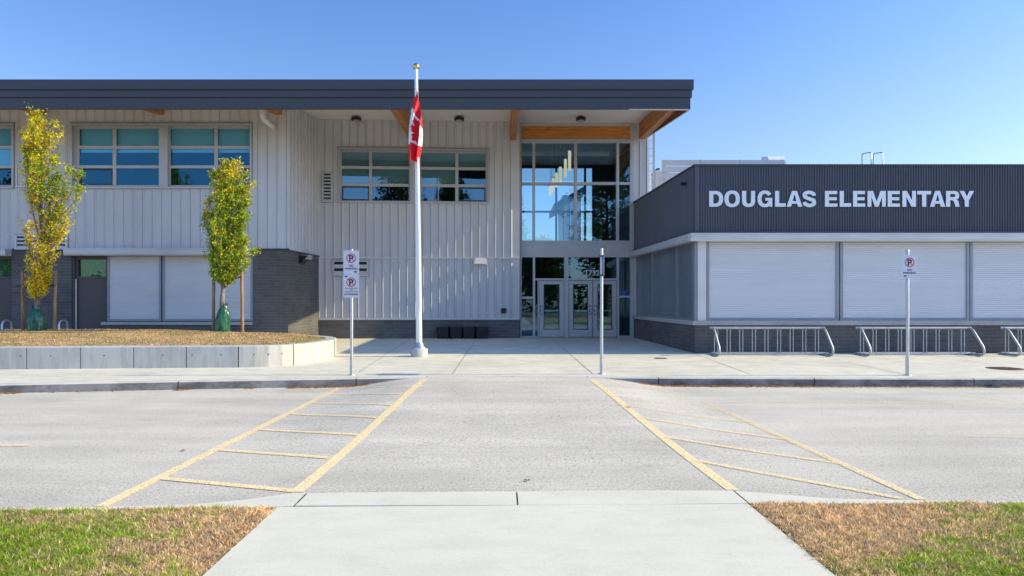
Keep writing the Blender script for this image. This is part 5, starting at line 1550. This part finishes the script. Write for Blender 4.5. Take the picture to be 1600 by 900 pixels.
# ================================================================== ROOFTOP THINGS
sd = 28.0
screen = thing('rooftop_screen', (X(1130,sd), sd, 4.75), 'pale horizontal slat screen standing on the flat roof behind the wing parapet', 'screen')
b = MB(); zz = Z(250, sd); x0, x1 = X(1034,sd), X(1226,sd)
while zz > 4.9:
    for xa_, xb2 in ((x0,X(1094.5,sd)-0.01),(X(1094.5,sd)+0.01,X(1156,sd)-0.01),(X(1156,sd)+0.01,x1)): b.box(xa_, xb2, sd, sd+0.03, zz-0.235, zz)
    zz -= 0.265
b.build('slat_panel', M['unit'], screen)
for px in (1037.5, 1095, 1156.5, 1222):
    b = MB(); b.box(X(px,sd)-0.04, X(px,sd)+0.04, sd+0.032, sd+0.11, 4.75, Z(249.3,sd)); b.build('post', M['shutterframe'], screen)
vd = 30.0
b = MB(); xa_, xb2 = X(1197,vd), X(1224,vd); zt, r_ = Z(244.8,vd), 0.30
n = 14
for i in range(n):
    a0, a1 = math.pi*i/n, math.pi*(i+1)/n
    b.poly([(xa_,vd-r_*math.cos(a0),zt-r_+r_*math.sin(a0)),(xb2,vd-r_*math.cos(a0),zt-r_+r_*math.sin(a0)),(xb2,vd-r_*math.cos(a1),zt-r_+r_*math.sin(a1)),(xa_,vd-r_*math.cos(a1),zt-r_+r_*math.sin(a1))], 0, True)
for xq in (xa_, xb2): b.poly([(xq,vd-r_*math.cos(math.pi*i/n),zt-r_+r_*math.sin(math.pi*i/n)) for i in range(n+1)])
b.box(xa_, xb2, vd-r_, vd+r_, 4.75, zt-r_-0.002)
b.lathe([(0.001,zt-0.0)], X(1195,vd), vd, 8) if False else None
b.tube([(X(1195,vd)-0.03,vd,4.75),(X(1195,vd)-0.03,vd,zt-0.12),(X(1197,vd)+0.05,vd,zt-0.12)], 0.14, 12)
tag(b.build('roof_vent', M['white']), 'white rounded roof vent peeping over the right end of the rooftop screen', 'roof vent')
ld = 27.0
lad = thing('roof_ladder', (X(1018,ld), ld, 4.75), 'pale metal ladder fixed to the end of the two storey block above the wing roof', 'ladder')
xl0, xl1 = X(1014.6,ld), X(1021.4,ld)
for xq, dy in ((xl0,0.28),(xl1,0)):
    b = MB(); b.box(xq-0.045, xq+0.045, ld+dy-0.015, ld+dy+0.015, 4.75, Z(206,ld)); b.build('rail', M['ladder'], lad)
zz = 4.95
while zz < Z(208,ld):
    b = MB(); b.tube([(xl0+0.02,ld+0.28,zz),(xl1-0.02,ld,zz)], 0.014, 6); b.build('rung', M['ladder'], lad); zz += 0.3
ud_ = 29.0
unit = thing('rooftop_unit', (X(1028,ud_), ud_, 4.75), 'white rooftop air unit with a dark curved pipe beside the ladder', 'air unit')
b = MB(); xa_, xb2 = X(1024.5,ud_), X(1046,ud_); zt = Z(266.5,ud_)
b.box(xa_, xb2, ud_, ud_+0.8, 4.75, zt-0.06); b.box(xa_-0.03, xb2+0.03, ud_-0.03, ud_+0.83, zt-0.059, zt)
for i in range(1, 4): b.box(xa_+i*(xb2-xa_)/4-0.008, xa_+i*(xb2-xa_)/4+0.008, ud_-0.012, ud_-0.001, 4.8, zt-0.07)
b.build('casing', M['white'], unit)
b = MB(); b.tube([(X(1025.5,ud_),ud_+0.3,zt-0.02),(X(1026,ud_),ud_+0.3,zt+0.03),(X(1029,ud_),ud_+0.3,zt+0.11),(X(1033,ud_),ud_+0.3,zt+0.13)], 0.045, 8); b.build('pipe', M['flash'], unit)
hd = 18.75
def grab(px, label):
    x = X(px, hd-0.12); z0 = ztop+0.0
    t = thing('grab_rail', (x, hd, z0), label, 'grab rail', 'roof ladder grab rails')
    b = MB(); zA, zB = Z(237.5, hd-0.12), Z(241.5, hd+0.25)
    b.tube([(x,hd-0.1,z0-0.3),(x,hd-0.1,zA-0.04),(x-0.005,hd-0.07,zA),(x-0.06,hd+0.22,zB+0.02),(x-0.066,hd+0.25,zB-0.03),(x-0.066,hd+0.25,z0-0.3)], 0.017, 8); b.build('bent_tube', M['galv'], t)
    b = MB(); b.box(x-0.09, x+0.03, hd-0.13, hd+0.29, z0-0.33, z0-0.3); b.build('foot_plate', M['galv'], t)
grab(1362, 'left grab rail rising over the charcoal parapet'); grab(1379.8, 'right grab rail rising over the charcoal parapet')

ux, uy = ground(1032, 560, walk_z); b = MB(); uz = walk_z(ux, uy)
b.box(ux-0.14, ux+0.14, uy-0.14, uy+0.14, uz-0.02, uz+0.006); b.box(ux-0.11, ux+0.11, uy-0.11, uy+0.11, uz+0.0062, uz+0.012)
tag(b.build('utility_cover', M['iron']), 'small square metal cover in the pavement in front of the wing corner', 'utility cover')
# ================================================================== SMALL LITTER
def scrap(px, py, label):
    x, y = ground(px, py, flat(0.02)); b = MB()
    n, m_ = 12, 8; vs = []
    for i in range(n):
        for k in range(m_):
            u, v = i/(n-1)-.5, k/(m_-1)-.5
            vs.append((x+u*0.26, y+v*0.14, 0.012+0.05*max(0, 1-(2*u)**2)*max(0,1-(2*v)**2)*(0.6+0.9*mnoise.noise(Vector((u*9,v*9,1))))))
    b.mesh(vs, [(i*m_+k,(i+1)*m_+k,(i+1)*m_+k+1,i*m_+k+1) for i in range(n-1) for k in range(m_-1)], 0, True)
    tag(b.build('crumpled_cloth', simple('navy_cloth', (0.02,0.022,0.05), 0.8)), label, 'cloth')
scrap(1552, 603.5, 'crumpled dark navy cloth lying on the road against the right kerb')
q = random.Random(31)
for (px, py, s, lb_) in ((824,752,0.035,'single curled brown leaf on the asphalt in front of the footpath'),(983,637,0.05,'small brown leaf on the right yellow line'),(287,705,0.03,'small dark leaf on the road left of the yellow grid')):
    x, y = ground(px, py, road_z); b = MB()
    for k in range(5):
        a = k*1.25+q.random(); l = s*q.uniform(0.7,1.2)
        ca, sa = math.cos(a)*l, math.sin(a)*l
        z = road_z(x,y)+0.006
        b.poly([(x,y,z),(x+ca*.5-sa*.3,y+sa*.5+ca*.3,z+0.012),(x+ca,y+sa,z+0.02*q.random()),(x+ca*.5+sa*.3,y+sa*.5-ca*.3,z+0.008)])
    tag(b.build('fallen_leaf', M['iron'] if px != 824 else simple('curled_leaf', (0.36,0.19,0.07), 0.8)), lb_, 'leaf')

# ================================================================== TREES BEHIND THE CAMERA, SEEN IN THE GLASS
def big_tree(x, y, h, rad, label, seed, conical):
    q = random.Random(seed)
    t = thing('conifer_tree' if conical else 'broadleaf_tree', (x, y, -0.08), label, 'tree', 'trees across the street mirrored in the windows')
    tr = MB(); tr.tube([(x,y,-0.1),(x+0.1,y,h*0.4),(x,y,h*0.92)], [0.38,0.26,0.05], 10)
    P, S, C = [], [], []
    for i in range(150):
        f = q.uniform(0.08, 1); z = h*(0.12+0.88*f)
        rr = rad*((1-f)**0.75 if conical else math.sqrt(max(0.03, 1-(2*f-0.95)**2)))*q.uniform(0.55, 1.05)+0.15
        a = q.uniform(0, 6.283); ex, ey, ez = x+rr*math.cos(a), y+rr*math.sin(a), z - (0.25*rr if conical else -0.3*rr)
        tr.tube([(x,y,z),(ex,ey,ez)], [0.06,0.015], 5)
        for k in range(75):
            g = q.uniform(0.2, 1.05)
            P.append((x+(ex-x)*g+q.gauss(0,.28), y+(ey-y)*g+q.gauss(0,.28), z+(ez-z)*g+q.gauss(0,.28))); S.append(q.uniform(.12,.24))
            k2 = q.uniform(.6,1.3); C.append((.045*k2,.075*k2,.022*k2) if conical else (.07*k2,.11*k2,.02*k2))
    tr.build('trunk', M['barkdark'], t); leaves_mesh('crown', P, S, C, M['needle'], t, seed)
big_tree(-5.3, -25, 20.5, 5.4, 'dark tree mirrored in the left part of the recess window', 51, True)
big_tree(0.6, -27, 19.0, 4.0, 'dark tree mirrored in the recess window right of the flagpole', 52, True)
big_tree(11.3, -24, 17.0, 4.6, 'dark leafy tree mirrored in the right half of the entrance glass', 53, False)
big_tree(-49.0, -26, 14.0, 3.2, 'dark tree mirrored in the upper window cut by the left edge', 54, False)
big_tree(5.0, -34, 9.0, 3.4, 'lower leafy tree mirrored in the transom over the doors', 55, False)
P, S, C = [], [], []
q = random.Random(61)
hedge = thing('hedge', (0, -46, 0), 'far dark hedge row mirrored in the door glass', 'hedge')
for _ in range(9000):
    x = q.uniform(-60, 60); hh = 4.2 + 1.6*mnoise.noise(Vector((x*0.22,0,0))) + 0.8*mnoise.noise(Vector((x*0.9,3,0)))
    P.append((x, -46+q.gauss(0,1.0), q.uniform(0,1)**0.7*hh)); S.append(q.uniform(.25,.5)); k2 = q.uniform(.6,1.3); C.append((.05*k2,.08*k2,.025*k2))
o = leaves_mesh('foliage', P, S, C, M['needle'], hedge, 62); o['kind'] = 'stuff'

# ================================================================== LIGHT, SKY, CAMERA
SKYFILL, TINTLOW, TINTHIGH, SKYSTR = 1.5, (0.98, 1.03, 1.20), (0.52, 0.92, 1.46), 0.178
EL, AZ = math.radians(28.0), math.radians(0.8)          # sun from the right, almost in the plane of the facade
sdir = Vector((math.cos(EL)*math.cos(AZ), math.cos(EL)*math.sin(AZ), math.sin(EL)))
sun = bpy.data.lights.new('sun', 'SUN'); sun.energy = 5.9; sun.angle = math.radians(0.5); sun.color = (1.0, 0.85, 0.52)
so = bpy.data.objects.new('sun', sun); col.objects.link(so); so.location = (40, -2, 25)
so.rotation_euler = sdir.to_track_quat('Z', 'Y').to_euler()
w = bpy.data.worlds.new('World'); scene.world = w; w.use_nodes = True
nt = w.node_tree; bg = nt.nodes['Background']
sky = nt.nodes.new('ShaderNodeTexSky'); sky.sky_type = 'NISHITA'; sky.sun_disc = False
sky.sun_elevation = EL; sky.sun_rotation = math.radians(90) - AZ
sky.altitude = 0; sky.air_density = 1.0; sky.dust_density = 1.0; sky.ozone_density = 1.6
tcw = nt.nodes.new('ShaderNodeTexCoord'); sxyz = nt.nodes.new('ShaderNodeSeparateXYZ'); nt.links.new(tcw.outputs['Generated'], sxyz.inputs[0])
fill_sky = nt.nodes.new('ShaderNodeMapRange'); fill_sky.interpolation_type = 'SMOOTHSTEP'          # sky behind the camera brightened as added fill for the shaded facade
fill_sky.inputs['From Min'].default_value = 0.25; fill_sky.inputs['From Max'].default_value = -0.6
fill_sky.inputs['To Min'].default_value = 1.0; fill_sky.inputs['To Max'].default_value = SKYFILL
nt.links.new(sxyz.outputs['Y'], fill_sky.inputs['Value'])
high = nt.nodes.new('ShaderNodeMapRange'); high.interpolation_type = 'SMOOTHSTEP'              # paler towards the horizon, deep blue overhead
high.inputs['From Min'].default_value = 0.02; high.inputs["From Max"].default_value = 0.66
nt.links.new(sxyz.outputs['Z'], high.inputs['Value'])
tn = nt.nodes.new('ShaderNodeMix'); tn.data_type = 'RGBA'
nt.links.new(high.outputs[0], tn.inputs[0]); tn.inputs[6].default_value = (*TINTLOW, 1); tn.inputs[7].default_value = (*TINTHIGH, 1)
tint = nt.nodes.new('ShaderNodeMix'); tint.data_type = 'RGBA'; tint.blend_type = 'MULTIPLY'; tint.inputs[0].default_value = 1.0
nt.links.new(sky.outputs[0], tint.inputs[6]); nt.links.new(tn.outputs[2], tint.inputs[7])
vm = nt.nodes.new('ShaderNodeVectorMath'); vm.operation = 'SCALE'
nt.links.new(tint.outputs[2], vm.inputs[0]); nt.links.new(fill_sky.outputs[0], vm.inputs['Scale'])
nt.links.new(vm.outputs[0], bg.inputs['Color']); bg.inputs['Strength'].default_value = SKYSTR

cam = bpy.data.cameras.new('camera'); co = bpy.data.objects.new('camera', cam); col.objects.link(co)
co.location = (0, 0, EYE); co.rotation_euler = (math.radians(90), 0, 0)
cam.sensor_width = 36; cam.lens = 24.0; cam.clip_end = 3000; cam.clip_start = 0.05
cam.shift_x = (800-VX)/1600; cam.shift_y = (VY-450)/1600
scene.camera = co
scene.view_settings.view_transform = 'Standard'; scene.view_settings.look = 'None'; scene.view_settings.exposure = 0; scene.view_settings.gamma = 1
scene.render.engine = 'CYCLES'
c = scene.cycles
c.use_denoising = True
try: c.denoiser = 'OPENIMAGEDENOISE'
except Exception: pass
c.max_bounces = 12; c.diffuse_bounces = 8; c.glossy_bounces = 5; c.transparent_max_bounces = 16; c.transmission_bounces = 6
c.sample_clamp_indirect = 6
c.caustics_reflective = False; c.caustics_refractive = False
